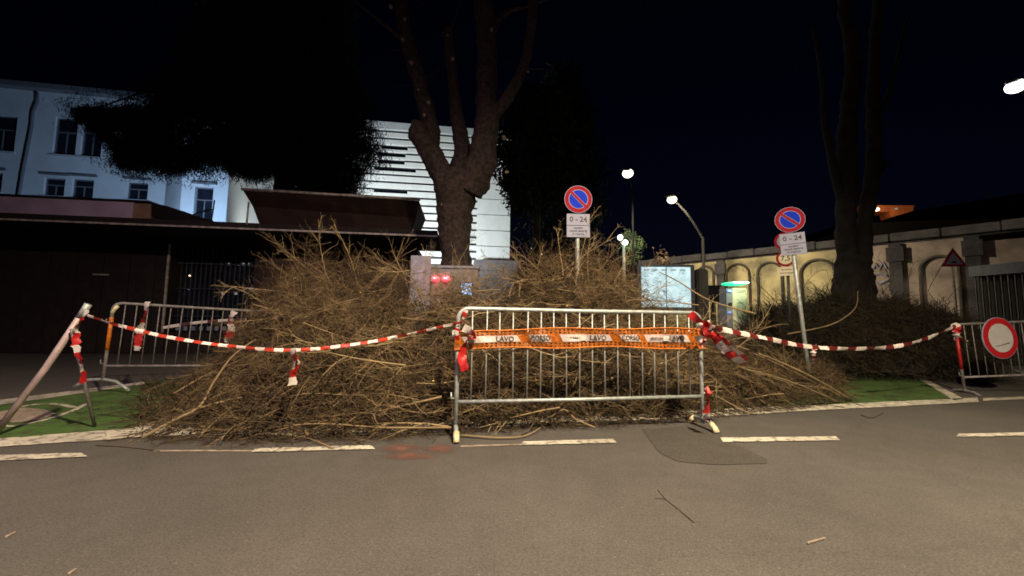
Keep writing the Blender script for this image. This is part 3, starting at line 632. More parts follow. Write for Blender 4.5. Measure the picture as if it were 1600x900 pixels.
# house with orange eave
hp = P(1385, 330, 26); ho = empty('orange_eaved_house', (hp.x, hp.y, 0), R(-12), 'dark house beyond the wall with an orange lit eave', 'house')
w0 = P(1350,330,26).x - hp.x; w1 = P(1422,330,26).x - hp.x
bxo('wall', M['black'], ho, w0+0.6, w1+6, 1.0, 7, -0.05, hp.z-0.5)
bm = NB(); poly(bm, [(w0, hp.z+0.5), (w0+0.2, hp.z+0.05), (w0+1.7, hp.z-0.05), (w0+1.75,hp.z-0.42),(w1-0.1, hp.z-0.05), (w1, hp.z+0.32), (w0+1.2, hp.z+0.42)], 0, 1.0); obj('eave', bm, M['orange_eave'], ho)
for dx, s in ((0.8,0.20),(1.95,0.09)): obj('bulb', ball(NB(), (w0+dx, -0.18, hp.z+0.1), s, 10, 8, sz=0.6), M['glow_warm'] if s > .1 else M['glow_dim'], ho, True)
lamp_light('eave_light', (hp.x-0.6, hp.y-1.6, hp.z-0.4), 45, (1,0.72,0.4), size=0.1)

# ------------------------------------------------------------------ traffic signs
def no_parking(base, z, face, label, lean=0.0, d=0.40, tilt=0):
    t = empty('no_parking_sign', base, face, label, 'sign', 'no parking signs'); t.rotation_euler = (0, lean, face)
    r = d/2
    tubo('pole', M['galv'], t, [(0,0,0),(0,0,z*0.5),(0,0,z+r*0.7)], 0.03, 12)
    disc_bm = NB(); disc(disc_bm, 0, z, r, -0.050, -0.036, 48); dsc = obj('disc', disc_bm, M['sign_white'], t)
    disc_bm = NB(); disc(disc_bm, 0, z, r*0.965, -0.053, -0.0505, 48); obj('red_ring', disc_bm, M['sign_red'], dsc)
    b2 = NB(); disc(b2, 0, z, r*0.70, -0.056, -0.0535, 48); obj('white_line', b2, M['sign_white'], dsc)
    # blue field as two half moons
    for sgn in (1, -1):
        pts = []; k = r*0.655; off = 0.105*r*1.15
        a0 = math.asin(off/k)
        for i in range(25):
            a = a0 + (math.pi-2*a0)*i/24; x, y = k*math.cos(a), k*math.sin(a)*1.0
            if sgn < 0: y = -y
            c, s = math.cos(R(-45)), math.sin(R(-45)); pts.append((x*c - y*s, z + x*s + y*c))
        b3 = NB(); poly(b3, pts, -0.059, -0.0565); obj('blue_field', b3, M['sign_blue'], dsc)
    L = r*0.69; w = r*0.085; c, s = math.cos(R(-45)), math.sin(R(-45))
    b4 = NB(); poly(b4, [(x*c-y*s, z+x*s+y*c) for x, y in ((-L,-w),(L,-w),(L,w),(-L,w))], -0.0605, -0.0568); obj('red_bar', b4, M['sign_red'], dsc)
    wp, hp_ = 0.165, 0.165
    z1 = z - r - 0.012
    p1 = obj('hours_plate', box(NB(), -wp, wp, -0.050, -0.038, z1-hp_, z1, 0.002), M['sign_white'], t); text('lettering', '0 - 24', M['ink'], p1, 0, -0.052, z1-hp_*0.5, 0.105, 0.0022)
    p2_ = obj('charging_plate', box(NB(), -wp, wp, -0.050, -0.038, z1-2*hp_-0.008, z1-hp_-0.008, 0.002), M['sign_white'], t)
    for i, tx in enumerate(('eccetto', 'veicoli elettrici', 'in ricarica')): text('lettering', tx, M['ink'], p2_, 0, -0.052, z1-hp_-0.038-0.045*i, 0.048, 0.0008, 0.9)
    bxo('plate_edge', M['ink'], p1, -wp, wp, -0.0505, -0.0385, z1-hp_-0.0065, z1-hp_-0.001)
    for zz in (z, z1-0.08): tubo('clamp', M['galv_dark'], t, [(0,-0.036,zz),(0,0.04,zz)], 0.036, 8)
    return t
c1 = P(902.5, 313, 5.6); no_parking((c1.x, 5.6, 0), c1.z, R(2), 'no parking sign on a straight pole rising out of the middle of the brush pile')
c2 = P(1236.5, 342, 6.0); b2_ = P(1255, 548, 6.0)
no_parking((b2_.x+0.09, 6.0, 0), c2.z, R(-24), 'no parking sign on a leaning pole at the right end of the pile', lean=-math.atan2(b2_.x+0.09-c2.x, c2.z))
# second post behind with two ring signs
q = P(1226, 404, 7.4); rs = empty('ring_sign_post', (q.x+0.05, 7.4, 0), R(-30), 'thin post with two red-ringed signs and a cream plate, behind the leaning no parking sign', 'sign')
tubo('pole', M['dark_metal'], rs, [(0,0.03,0),(0,0.03,q.z+0.5)], 0.025, 8)
zq = P(1228,404,7.4).z
for zz, rx, face in ((zq, 0.15, 'sign_cream'), (P(1228,377,7.4).z, 0.17, 'sign_white')):
    a = NB(); disc(a, -0.03, zz, rx, -0.03, -0.015, 32); rd = obj('red_disc', a, M['sign_red'], rs); a = NB(); disc(a, -0.03, zz, rx*0.74, -0.034, -0.0305, 32); obj('face', a, M[face], rd)
    if face == 'sign_cream': text('lettering', '7,5', M['ink'], rd, -0.03, -0.036, zz, 0.13, 0.002)
zz = P(1228,424,7.4).z; pt_ = obj('plate', box(NB(), -0.17, 0.12, -0.03, -0.018, zz-0.085, zz+0.085, 0.002), M['sign_cream'], rs); text('lettering', 'eccetto', M['ink'], pt_, -0.02, -0.032, zz+0.035, 0.055, 0.0005); text('lettering', 'autorizzati', M['ink'], pt_, -0.02, -0.032, zz-0.03, 0.05, 0.0005)
# speed hump warning triangle
q = P(1489, 405, 10.4); ts = empty('hump_warning_sign', (q.x, 10.4, 0), R(-12), 'red-edged triangular speed hump sign before the beige part of the wall', 'sign')
tubo('pole', M['galv_dark'], ts, [(0,0.03,0),(0,0.03,q.z+0.1)], 0.03, 8)
def tri(s, z): return [(-s, z-s*0.577), (s, z-s*0.577), (0, z+s*1.155)]
zc = q.z - 0.03
a = NB(); poly(a, tri(0.29, zc), -0.02, -0.005); tb = obj('red_triangle', a, M['sign_red'], ts); a = NB(); poly(a, tri(0.19, zc), -0.024, -0.0205); fc = obj('face', a, M['sign_white'], tb)
a = NB(); poly(a, [(-0.11, zc-0.08)] + [(-0.08+0.16*i/8, zc-0.075+0.06*math.sin(math.pi*i/8)) for i in range(9)] + [(0.11, zc-0.08)], -0.028, -0.0245); obj('hump_symbol', a, M['ink'], fc)

# ------------------------------------------------------------------ charging post, info board, panels
q = P(1152, 445, 8.6); x0 = P(1136,470,8.6).x; x1 = P(1145,470,8.6).x; x2 = P(1168,470,8.6).x
cs = empty('charging_station', ((x0+x2)/2, 8.6, 0), 0, 'tall cream charging station with a glowing green top', 'charging station', 'charging stations')
cx = (x0+x2)/2; zt = P(1152,450,8.6).z
bxo('front_face', M['charger'], cs, x1-cx, x2-cx, 0, 0.32, 0.02, zt, 0.012); bxo('side_panel', M['charger_side'], cs, x0-cx, x1-cx-.002, 0.02, 0.32, 0.02, zt-0.01)
lt = NB(); ball(lt, (-0.0, 0.10, zt+0.10), 0.26, 24, 10, sz=0.16); obj('light_ring', lt, M['glow_green'], cs, True)
lt = NB(); box(lt, -0.17, 0.19, -0.17, -0.12, zt+0.085, zt+0.125, 0.015); obj('light_core', lt, M['glow_core'], cs)
for zz, r_ in ((zt-0.09,0.05),(zt-0.55,0.035)): 
    a = NB(); box(a, x0-cx+0.02, x0-cx+0.02+r_*1.6, -0.012, 0.018, zz, zz+r_, 0.004); obj('indicator', a, M['glow_blue'], cs)
a = NB(); disc(a, x0-cx+0.07, zt-0.36, 0.045, 0.0, 0.018, 16); obj('socket', a, M['ink'], cs)
for i, (zz, w) in enumerate(((zt-0.07,0.1),(zt-0.10,0.08),(zt-0.33,0.06))): bxo('print_line', M['ink_grey'], cs, 0.07-w, 0.07+w, -0.003, -0.0005, zz, zz+0.012)
lamp_light('station_light', (cx, 8.25, zt+0.2), 14.0, (0.75,1.0,0.62), size=0.1)
# info board
q0 = P(1001, 417, 8.9); q1 = P(1078, 418, 8.9); zb_ = P(1040, 480, 8.9).z
ib = empty('map_board', (q0.x, 8.9, 0), R(-3), 'pale blue lit map board with a thick dark side frame', 'notice board'); w = q1.x-q0.x
fr = obj('frame', box(NB(), -0.04, w+0.08, 0.0, 0.14, zb_-0.08, q0.z+0.06, 0.015), M['blue_metal'], ib)
sc = bxo('lit_sheet', M['screen'], ib, 0.01, w-0.02, -0.012, -0.002, zb_, q0.z)
bxo('divider', M['blue_metal'], ib, w*0.5-0.008, w*0.5+0.008, -0.02, -0.0125, zb_, q0.z)
rr = random.Random(9); a = NB()
for i in range(26):
    px_, pz = rr.uniform(0.05,w-0.1), rr.uniform(zb_+0.04,q0.z-0.04); L = rr.uniform(0.03,0.13); an_ = rr.uniform(-0.5,0.5)
    tube(a, [(px_,-0.014,pz),(px_+L*0.5,-0.014,pz+rr.uniform(-.03,.03)),(px_+L*math.cos(an_),-0.014,pz+L*math.sin(an_))], 0.006, 4)
obj('map_drawing', a, M['charger_side'], ib)
for i in range(5): bxo('heading', M['ink_grey'], ib, 0.06+i*0.2, 0.06+i*0.2+0.12, -0.0145, -0.0125, q0.z-0.08, q0.z-0.06)
bm = NB(); box(bm, w+0.09, w+0.34, -0.10, 0.2, 0.02, q0.z-0.05, 0.03); obj('side_column', bm, M['dark_wood'], ib)
for x in (0.05, w-0.05): bxo('post', M['blue_metal'], ib, x-0.03, x+0.03, 0.02, 0.1, 0, zb_-0.082)
# dark bin on the wall
q = P(1112, 459, 12.5); bn = empty('litter_bin', (q.x, 12.5, 0), 0, 'dark square litter bin before the wall, left of the green-topped station', 'bin')
bxo('body', M['dark_metal'], bn, -0.2, 0.2, -0.15, 0.15, q.z-0.25, q.z+0.2, 0.02); bxo('leg', M['dark_metal'], bn, -0.04, 0.04, -0.04, 0.04, 0, q.z-0.252); bxo('lid', M['dark_metal'], bn, -0.22, 0.22, -0.17, 0.17, q.z+0.203, q.z+0.25, 0.01)
# red-lit station left of the tree trunk base
x0 = P(641,430,6.45).x; x1 = P(672,430,6.45).x; zt = P(656,399,6.45).z; cx = x0
pb = empty('pale_panel', (x0, 6.45, 0), R(4), 'pale blue-grey upright panel left of the red lights', 'panel')
obj('sheet', box(NB(), 0, x1-x0, 0, 0.05, 0.5, zt, 0.006), M['panel_pale'], pb)
for x in (0.03, x1-x0-0.03): tubo('post', M['galv'], pb, [(x,0.08,0),(x,0.08,zt-0.05)], 0.02, 8)
x0 = P(668,430,6.75).x; x1 = P(746,430,6.75).x; zt = P(700,415,6.75).z
lw = empty('low_pale_wall', (x0, 6.75, 0), R(2), 'low pinkish pale wall with flat capping behind the red lights', 'wall')
bxo('wall_face', M['panel_pink'], lw, 0, x1-x0, 0, 0.25, 0, zt-0.05); bxo('capping', M['panel_pale'], lw, -0.03, x1-x0+0.03, -0.03, 0.28, zt-0.047, zt, 0.01)
for i, (a0, a1) in enumerate(((0.55,0.72),(0.75,0.95))): bxo('print_line', M['ink_grey'], lw, (x1-x0)*a0, (x1-x0)*a1, -0.006, -0.001, zt-0.14, zt-0.12)
q = P(689, 436, 6.4); x0 = P(674,437,6.4).x; x1 = P(706,437,6.4).x
s2 = empty('charging_station', (q.x, 6.4, 0), 0, 'charging station with two red lamps side by side, half buried in twigs', 'charging station', 'charging stations')
bxo('body', M['panel_pink'], s2, x0-q.x, x1-q.x, 0, 0.3, 0.02, q.z+0.12, 0.03)
for dx in (-0.085, 0.085):
    a = NB(); ball(a, (dx, -0.01, q.z), 0.07, 14, 8, sz=0.7); rl = obj('red_lamp', a, M['glow_red'], s2, True)
    a = NB(); ball(a, (dx, -0.072, q.z+0.005), 0.03, 12, 8, sz=0.5); obj('lamp_core', a, M['glow_redcore'], rl, True)
lamp_light('red_light', (q.x, 6.15, q.z), 4.0, (1.0,0.05,0.08), size=0.08)
q = P(728.5, 451, 6.2); bd = empty('blue_display', (q.x, 6.2, 0), 0, 'small square bright blue display on a dark post, right of the red lamps', 'display')
bxo('housing', M['dark_metal'], bd, -0.10, 0.10, 0, 0.08, q.z-0.10, q.z+0.10, 0.006); tubo('post', M['dark_metal'], bd, [(0,0.05,0),(0,0.05,q.z-0.1)], 0.03, 8)
a = NB()
for pts in (((-0.085,0.05),(-0.03,0.02),(0.02,-0.04),(0.08,-0.06)), ((-0.04,0.075),(0.03,0.06),(0.085,0.07)), ((-0.08,-0.02),(-0.05,-0.06),(-0.08,-0.08)), ((-0.05,-0.08),(0.02,-0.075),(0.085,-0.085)), ((0.02,0.03),(0.06,0.0),(0.085,-0.01))):
    tube(a, [(x,-0.004,q.z+z_) for x, z_ in pts], 0.015, 5)
obj('lit_pattern', a, M['glow_cyan'], bd); bxo('screen', M['glow_blue'], bd, -0.088, 0.088, -0.0035, -0.001, q.z-0.088, q.z+0.088).data.materials[0] = glow('screen_blue', (0.03,0.16,0.34), 0.5)

# ------------------------------------------------------------------ barriers
def barrier(name, base, rz, L, n, label, tilt=(0,0), m=None, H=1.10):
    m = m or M['galv']; t = empty(name, base, rz, label, 'barrier', 'grey metal crowd barriers'); t.rotation_euler = (tilt[0], tilt[1], rz)
    h = L/2; r = 0.09; pts = [(-h,0,0.05),(-h,0,0.5),(-h,0,H-r)]
    for i in range(1,6): a = math.pi/2*i/5; pts.append((-h+r-r*math.cos(a),0,H-r+r*math.sin(a)))
    pts += [(0,0,H-0.004)]
    for i in range(5,0,-1): a = math.pi/2*i/5; pts.append((h-r+r*math.cos(a),0,H-r+r*math.sin(a)))
    pts += [(h,0,H-r),(h,0,0.5),(h,0,0.05)]
    tubo('frame', m, t, pts, 0.019, 12); tubo('bottom_rail', m, t, [(-h,0,0.30),(0,0,0.297),(h,0,0.30)], 0.0165, 10)
    bar = None
    for i in range(n):
        x = -h + L*(i+1)/(n+1)
        if bar is None: bar = tubo('bar', m, t, [(0,0,0.305),(0,0.001,0.7),(0,0,H-0.012)], 0.0065, 6); bar.location.x = x
        else: c = bar.copy(); COL.objects.link(c); c.parent = t; c.location.x = x; c.rotation_euler = (random.uniform(-.008,.008), random.uniform(-.006,.006), 0)
    return t
def foot(t, x, m, w=0.30, cap=None, h=0.11):
    pts = [(x,-w,0.012),(x,-w*0.82,0.045),(x,-w*0.5,h*0.85),(x,0,h),(x,w*0.5,h*0.85),(x,w*0.82,0.045),(x,w,0.012)]
    f = tubo('foot', m, t, pts, 0.019, 10)
    if cap:
        for s in cap: tubo('rubber_cap', M['cream'], f, [(x,s*w,0.012),(x,s*w*0.82,0.047),(x,s*w*0.62,h*0.72)], 0.026, 10)
    return f
def hooks(t, L, m):
    for s in (-1, 1):
        for z in (0.86, 0.33): tubo('hook', m, t, [(s*L/2,0,z),(s*(L/2+0.045),0,z),(s*(L/2+0.045),0,z-0.05*s)], 0.008, 6)
# front
fl, fr_ = G(713, 694), G(1117, 677)
d = (fr_-fl); L = d.length; rz = math.atan2(d.y, d.x); nrm = Vector((-d.y, d.x, 0)).normalized(); mid = (fl+fr_)/2 + nrm*0.17
FB = barrier('crowd_barrier', (mid.x, mid.y, 0), rz, L, 18, 'grey crowd barrier in front of the brush pile, wrapped with an orange mesh band')
foot(FB, -L/2, M['galv'], 0.17, cap=(-1,), h=0.10); foot(FB, L/2, M['galv'], 0.20, cap=(-1, 1), h=0.10); hooks(FB, L, M['galv'])
FBm = Matrix.Translation(FB.location) @ Matrix.Rotation(rz, 4, 'Z'); FL = L
def fb(x, y, z): return FBm @ Vector((x, y, z))
# left, behind
g = G(158, 614); rz2 = math.atan2(0.80, 1.25); L2 = 2.1
lbm = (g.x + math.cos(rz2)*L2/2, g.y + math.sin(rz2)*L2/2, 0.0)
LB = barrier('crowd_barrier', lbm, rz2, L2, 17, 'grey crowd barrier with an orange taped left post, before the shed', tilt=(R(3),R(2.5)), m=M['galv_dark'], H=1.12)
f_ = foot(LB, 0, M['galv'], 0.36, h=0.13); f_.location = (-L2/2, 0, 0); f_.rotation_euler = (0, 0, R(58)); foot(LB, L2/2, M['galv_dark'], 0.30); hooks(LB, L2, M['galv_dark'])
tubo('orange_wrap', M['orange'], LB, [(-L2/2,0,0.50),(-L2/2,0,0.72),(-L2/2,0,0.93)], 0.022, 12)
tubo('pale_collar', M['cream'], LB, [(-L2/2,0,0.98),(-L2/2+0.01,0,1.03),(-L2/2+0.045,0,1.085)], 0.023, 12)
# right
g = G(1508, 614); L3 = 2.2; rz3 = R(-2)
RB = barrier('crowd_barrier', (g.x + math.cos(rz3)*L3/2, g.y + math.sin(rz3)*L3/2, 0), rz3, L3, 17, 'grey crowd barrier at the right edge carrying a round sign', tilt=(0,R(-3.5)), m=M['galv_dark'], H=1.10)
foot(RB, -L3/2, M['galv_dark'], 0.27, h=0.11); foot(RB, L3/2, M['galv_dark'], 0.27); hooks(RB, L3, M['galv_dark'])
tubo('orange_wrap', M['tape_red'], RB, [(-L3/2,0,0.42),(-L3/2,0,0.7),(-L3/2,0,0.9)], 0.0205, 12)
# round sign hung on it
q = P(1563, 528, G(1508,614).y-0.10); ns = empty('no_entry_disc', q, R(-42), 'round white disc sign with red rim hung on the right barrier', 'sign'); ns.rotation_euler = (R(-3), R(-4), R(7))
a = NB(); disc(a, 0, 0, 0.31, 0.0, 0.012, 48, rx=0.31); d0 = obj('disc', a, M['sign_white'], ns); a = NB(); disc(a, 0, 0, 0.302, -0.004, -0.0005, 48); rg = obj('red_rim', a, glow('tmp', (0,0,0), 0), d0)
rg.data.materials[0] = mat('rim_red', (0.42, 0.012, 0.02), 0.75, spec=0.2, var=0.1)
a = NB(); disc(a, 0, 0, 0.215, -0.008, -0.0045, 48); obj('white_face', a, mat('face_white', (0.50,0.50,0.50), 0.75, spec=0.2, var=0.06), d0); tubo('wire', M['ink_grey'], d0, [(-0.12,-0.012,-0.11),(0,-0.012,-0.10),(0.13,-0.012,-0.08)], 0.006, 5)
# leaning pole and strut at the far left
pA = G(0, 682); pT = P(137, 477, 3.42); pj = P(112, 514, 3.36); pS = G(148, 668)
tr = empty('leaning_pole', (pA.x, pA.y, 0), 0, 'long grey pole leaning right with a thin strut, at the left edge', 'pole')
o_ = Vector((pA.x, pA.y, 0))
e = (pT-pA).normalized(); tubo('long_leg', mat('pinkish_galv', (0.42,0.33,0.33), 0.55, 0.3, 0.2, 10), tr, [pA-e*0.12-o_+Vector((0,0,0.1)), (pA+pT)/2-o_, pT-o_], 0.024, 12)
tubo('end_cap', M['galv'], tr, [pT-o_-e*0.12, pT-o_+e*0.01], 0.0255, 12)
tubo('strut', M['galv_dark'], tr, [pj-o_, (pj+pS)/2-o_, pS-o_+Vector((0,0,0.01))], 0.013, 10)

# ------------------------------------------------------------------ tapes
def ribbon(name, pts, w, period, m0, m1, parent=None, twist=0.0, tw0=0.0, crumple=0.006, seg=0.02, duty=0.5, wob=0.0):
    P_ = [Vector(p) for p in pts]
    # resample
    S = [0]; 
    for a, b_ in zip(P_, P_[1:]): S.append(S[-1] + (b_-a).length)
    n = max(4, int(S[-1]/seg)); bm = NB(); prev = None; rr = random.Random(name + str(len(pts)) + str(round(P_[0].x,3)))
    for i in range(n+1):
        s = S[-1]*i/n; k = 0
        while k < len(S)-2 and s > S[k+1]: k += 1
        f = (s - S[k])/max(1e-6, S[k+1]-S[k]); p = P_[k].lerp(P_[k+1], f); t = (P_[k+1]-P_[k]).normalized()
        nn = Vector((0,0,1)) if abs(t.z) < 0.85 else Vector((1,0,0))
        sd = t.cross(nn).normalized(); up = sd.cross(t).normalized()
        ang = tw0 + twist*s + wob*(math.sin(s*4.3+1)*0.6 + math.sin(s*9.7)*0.5 + math.sin(s*1.7+2)*0.5); d_ = up*math.cos(ang) + sd*math.sin(ang)
        ww = w*(0.5 + rr.uniform(-0.06,0.06)); j = sd*rr.uniform(-crumple, crumple)
        row = (bm.verts.new(p + d_*ww + j), bm.verts.new(p + j*-1 + (sd*math.cos(ang)-up*math.sin(ang))*w*0.12), bm.verts.new(p - d_*ww + j))
        if prev:
            for q_ in (0,1):
                fc_ = bm.faces.new((prev[q_], prev[q_+1], row[q_+1], row[q_])); fc_.material_index = 0 if ((s/period) % 1.0) < duty else 1
        prev = row
    return obj(name, bm, [m0, m1], parent, True)
def sag(a, b_, s, n=24): return [a.lerp(b_, i/n) + Vector((0,0,-s*4*(i/n)*(1-i/n))) for i in range(n+1)]
def via(*pix): return [P(*p) for p in pix]
def smooth_path(pts, n=10):
    pts = [Vector(p) for p in pts]; out = []
    for i in range(len(pts)-1):
        p0 = pts[max(0,i-1)]; p1 = pts[i]; p2_ = pts[i+1]; p3_ = pts[min(len(pts)-1,i+2)]
        for k in range(n):
            t = k/n; out.append(0.5*((2*p1) + (p2_-p0)*t + (2*p0-5*p1+4*p2_-p3_)*t*t + (3*p1-p0-3*p2_+p3_)*t**3))
    out.append(pts[-1]); return out
tw = M['tape_white']; trd = M['tape_red']
lt = empty('barrier_tape', P(137,493,3.4), 0, 'red and white tape sagging from the leaning pole to the front barrier', 'tape'); lo = lt.location
pth = smooth_path(via((137,493,3.38),(185,508,3.36),(260,526,3.32),(360,541,3.28),(460,547,3.25),(560,537,3.26),(640,522,3.3),(722,503,3.34)))
ribbon('tape_run', [p-lo for p in pth], 0.027, 0.155, M['tape_bright'], M['tape_orange'], lt, twist=0.15, tw0=-0.25, crumple=0.005, wob=0.62)
ribbon('hanging_end', [p-lo for p in via((456,546,3.25),(462,560,3.24),(458,578,3.23),(457,602,3.23))], 0.07, 0.12, tw, trd, lt, twist=6, crumple=0.012, tw0=0.4)
ribbon('hanging_end', [p-lo for p in via((462,546,3.25),(467,566,3.24),(460,582,3.23))], 0.05, 0.10, tw, trd, lt, twist=4, crumple=0.01, tw0=1)
ribbon('knot', [p-lo for p in via((728,484,3.33),(722,500,3.34),(716,508,3.33),(712,520,3.33),(715,532,3.34))], 0.045, 0.07, tw, trd, lt, twist=14, crumple=0.012)
rt = empty('barrier_tape', P(1098,510,3.6), 0, 'red and white tape sagging from the front barrier to the right barrier', 'tape'); ro = rt.location
pth = smooth_path(via((1098,508,3.72),(1130,515,3.9),(1190,527,4.3),(1260,541,4.8),(1330,545,5.1),(1400,541,5.3),(1450,528,5.45),(1495,508,5.6)))
ribbon('tape_run', [p-ro for p in pth], 0.052, 0.335, M['tape_bright'], M['tape_dull'], rt, twist=0.08, crumple=0.004, tw0=-0.15, duty=0.55, wob=0.55)
ribbon('loose_tail', [p-ro for p in smooth_path(via((1100,512,3.68),(1118,530,3.6),(1138,552,3.56),(1162,568,3.6)))], 0.085, 0.19, tw, trd, rt, twist=2.2, crumple=0.02, tw0=0.2)
ribbon('loose_tail', [p-ro for p in smooth_path(via((1100,512,3.66),(1125,526,3.64),(1148,546,3.62),(1164,562,3.66)))], 0.06, 0.4, trd, tw, rt, twist=1.2, crumple=0.02, tw0=0.9, duty=0.7)
for i, q in enumerate((((1078,490,3.62),(1090,500,3.6),(1104,508,3.58),(1112,520,3.6)), ((1092,512,3.6),(1104,504,3.56),(1110,514,3.55),(1096,524,3.58)), ((1094,506,3.58),(1100,520,3.54),(1092,532,3.58),(1102,540,3.6)), ((1110,506,3.6),(1098,514,3.55),(1108,526,3.56),(1098,534,3.6)))):
    ribbon('knot', [p-ro for p in smooth_path(via(*q))], 0.07, 0.13, tw, trd, rt, twist=9+i*3, crumple=0.02, duty=0.4 if i else 0.0)
ribbon('knot', [p-ro for p in smooth_path(via((1490,505,5.6),(1497,514,5.58),(1494,522,5.58),(1504,530,5.57),(1512,536,5.57)))], 0.08, 0.16, tw, trd, rt, twist=7, crumple=0.02)
def scrap(label, pix, w, period, twist=6, duty=0.5):
    o = P(*pix[0]); t = empty('tape_scrap', o, 0, label, 'tape'); ribbon('strip', [p-o for p in smooth_path(via(*pix))], w, period, tw, trd, t, twist=twist, crumple=0.016, duty=duty); return t
scrap('tape scrap wound down the thin strut of the leaning pole', ((137,484,3.40),(128,500,3.38),(118,522,3.37),(120,545,3.38),(128,575,3.40),(131,598,3.43)), 0.05, 0.16, 8, 0.4)
scrap('tape scrap hanging from the top rail of the left barrier near its orange post', ((229,472,5.35),(228,488,5.32),(222,505,5.30),(218,520,5.30),(214,548,5.30)), 0.08, 0.3, 5, 0.45)
scrap('tape scrap knotted on the left barrier beside the brush pile', ((366,486,5.7),(358,500,5.68),(362,512,5.66),(356,530,5.66),(352,534,5.66)), 0.10, 0.22, 7)
scrap('red tape knot with a tail at the right foot of the front barrier', ((1104,612,3.56),(1110,608,3.54),(1104,616,3.53),(1107,632,3.55),(1103,648,3.58),(1106,658,3.6)), 0.06, 0.3, 12, 0.2)
scrap('red tape rag tied behind the left post of the front barrier', ((724,512,3.40),(736,518,3.40),(744,526,3.38),(732,530,3.40),(724,545,3.40),(722,560,3.38),(727,579,3.37)), 0.075, 0.6, 7, 0.15)
scrap('pale tape scrap caught on the brush, right of the leaning sign pole', ((1276,540,5.2),(1270,552,5.1),(1272,562,5.1),(1264,572,5.1)), 0.05, 0.14, 6, 0.7)
# pale tape run far left, behind the bars
ft = empty('barrier_tape', P(262,512,6.8), 0, 'short pale dashed tape strung low behind the left barrier', 'tape'); fo = ft.location
ribbon('tape_run', [p-fo for p in smooth_path(via((255,512,6.9),(300,505,7.0),(345,501,7.1),(385,499,7.2)))], 0.05, 0.42, tw, mat('tape_dark', (0.06,0.02,0.02), 0.6), ft, twist=0.2, crumple=0.003, duty=0.6)

# ------------------------------------------------------------------ orange mesh band on the front barrier
mb = empty('mesh_band', FB.location, rz, 'orange plastic warning mesh band with white LAVORI IN CORSO labels, on the front barrier', 'warning band')
x_a, x_b = -FL/2 - 0.03, FL/2 + 0.025
def band_zy(x, f):                            # f 0 bottom .. 1 top; slightly slack
    zt_ = 0.935 + 0.012*math.sin(x*2.1+0.4) - 0.010*math.sin(x*5.3) - 0.022*((x-x_a < 0.25) * (0.25-(x-x_a))/0.25)
    zb2 = 0.755 + 0.010*math.sin(x*1.7+1.5) + 0.008*math.sin(x*6.1)
    y = -0.030 + 0.010*math.sin(x*9.0 + f*3) + 0.006*math.sin(x*23+f*5)
    return y, zb2 + (zt_-zb2)*f
bm = NB(); nx = 58; rows = [0,0.05,0.13,0.18,0.26,0.30,0.66,0.70,0.78,0.83,0.91,1.0]
def vv(x, f): y, z_ = band_zy(x, f); return (x, y, z_)
def solid(i0, i1, f0, f1):
    a = [vv(i0,f0), vv(i1,f0), vv(i1,f1), vv(i0,f1)]; bm.faces.new([bm.verts.new(p) for p in a])
dx = (x_b-x_a)/nx
for j in range(nx):
    x = x_a + j*dx
    for k in range(len(rows)-1):
        if k % 2 == 0 and k != 5 or k == 5:
            pass
    for f0, f1 in ((0,0.07),(0.155,0.20),(0.29,0.72),(0.80,0.845),(0.93,1.0)): solid(x, x+dx, f0, f1)
    if True:
        for f0, f1 in ((0.07,0.155),(0.20,0.29),(0.72,0.80),(0.845,0.93)): solid(x, x+dx*0.50, f0, f1)
bmesh.ops.solidify(bm, geom=bm.faces[:], thickness=0.0016)
o_mesh = obj('mesh', bm, M['orange'], mb)
# folded bright ridges
for k_, z_ in ((0.985,0.006),(0.02,0.005)):
    tubo('edge_cord', M['orange'], mb, [(x_a + (x_b-x_a)*i/60, band_zy(x_a+(x_b-x_a)*i/60, k_)[0]-0.003, band_zy(x_a+(x_b-x_a)*i/60, k_)[1]) for i in range(61)], z_, 6)
def px2x(px): return (px-720)/(1097-720)*FL - FL/2
for a_, b_, txt in ((727,806,'LAVO'),(822,850,'CORSO'),(868,945,'LAVO'),(960,990,'CORSO'),(1001,1072,'LAVO')):
    xa, xb = px2x(a_), px2x(b_); n = 14; bm = NB(); prev = None; sk = 0.035
    for i in range(n+1):
        x = xa + (xb-xa)*i/n
        y0, zlo = band_zy(x, 0.33); y1, zhi = band_zy(x, 0.68)
        r_ = (bm.verts.new((x + sk/2, y0-0.0055, zlo)), bm.verts.new((x - sk/2, y1-0.0055, zhi)))
        if prev: bm.faces.new((prev[0], r_[0], r_[1], prev[1]))
        prev = r_
    tg = obj('label_patch', bm, M['tag_white'], mb)
    yy, zz = band_zy((xa+xb)/2, 0.5); tx_ = xb - 0.125 if txt == 'LAVO' else (xa+xb)/2 + 0.005
    ys = min(band_zy(tx_+q_, 0.5)[0] for q_ in (-0.1,0,0.1))
    text('lettering', txt, M['ink'], tg, tx_, ys-0.0085, zz, 0.066, 0.0012, 0.95 if txt == 'LAVO' else 0.8)
    if txt == 'LAVO':
        rr = random.Random(a_); bm = NB()
        for i in range(9):
            x = xa + 0.045 + i*0.0135; box(bm, x, x+rr.uniform(0.006,0.010), ys-0.009, ys-0.0075, zz-0.010, zz+rr.uniform(0.006,0.012))
        obj('small_print', bm, M['ink'], tg)
        xm = xa + 0.175; bm = NB(); box(bm, xm, xm+0.06, ys-0.0082, ys-0.0074, zz-0.024, zz+0.024); obj('faded_block', bm, mat('faded_grey', (0.45,0.42,0.38), 0.7, var=0.3, scale=40), tg)

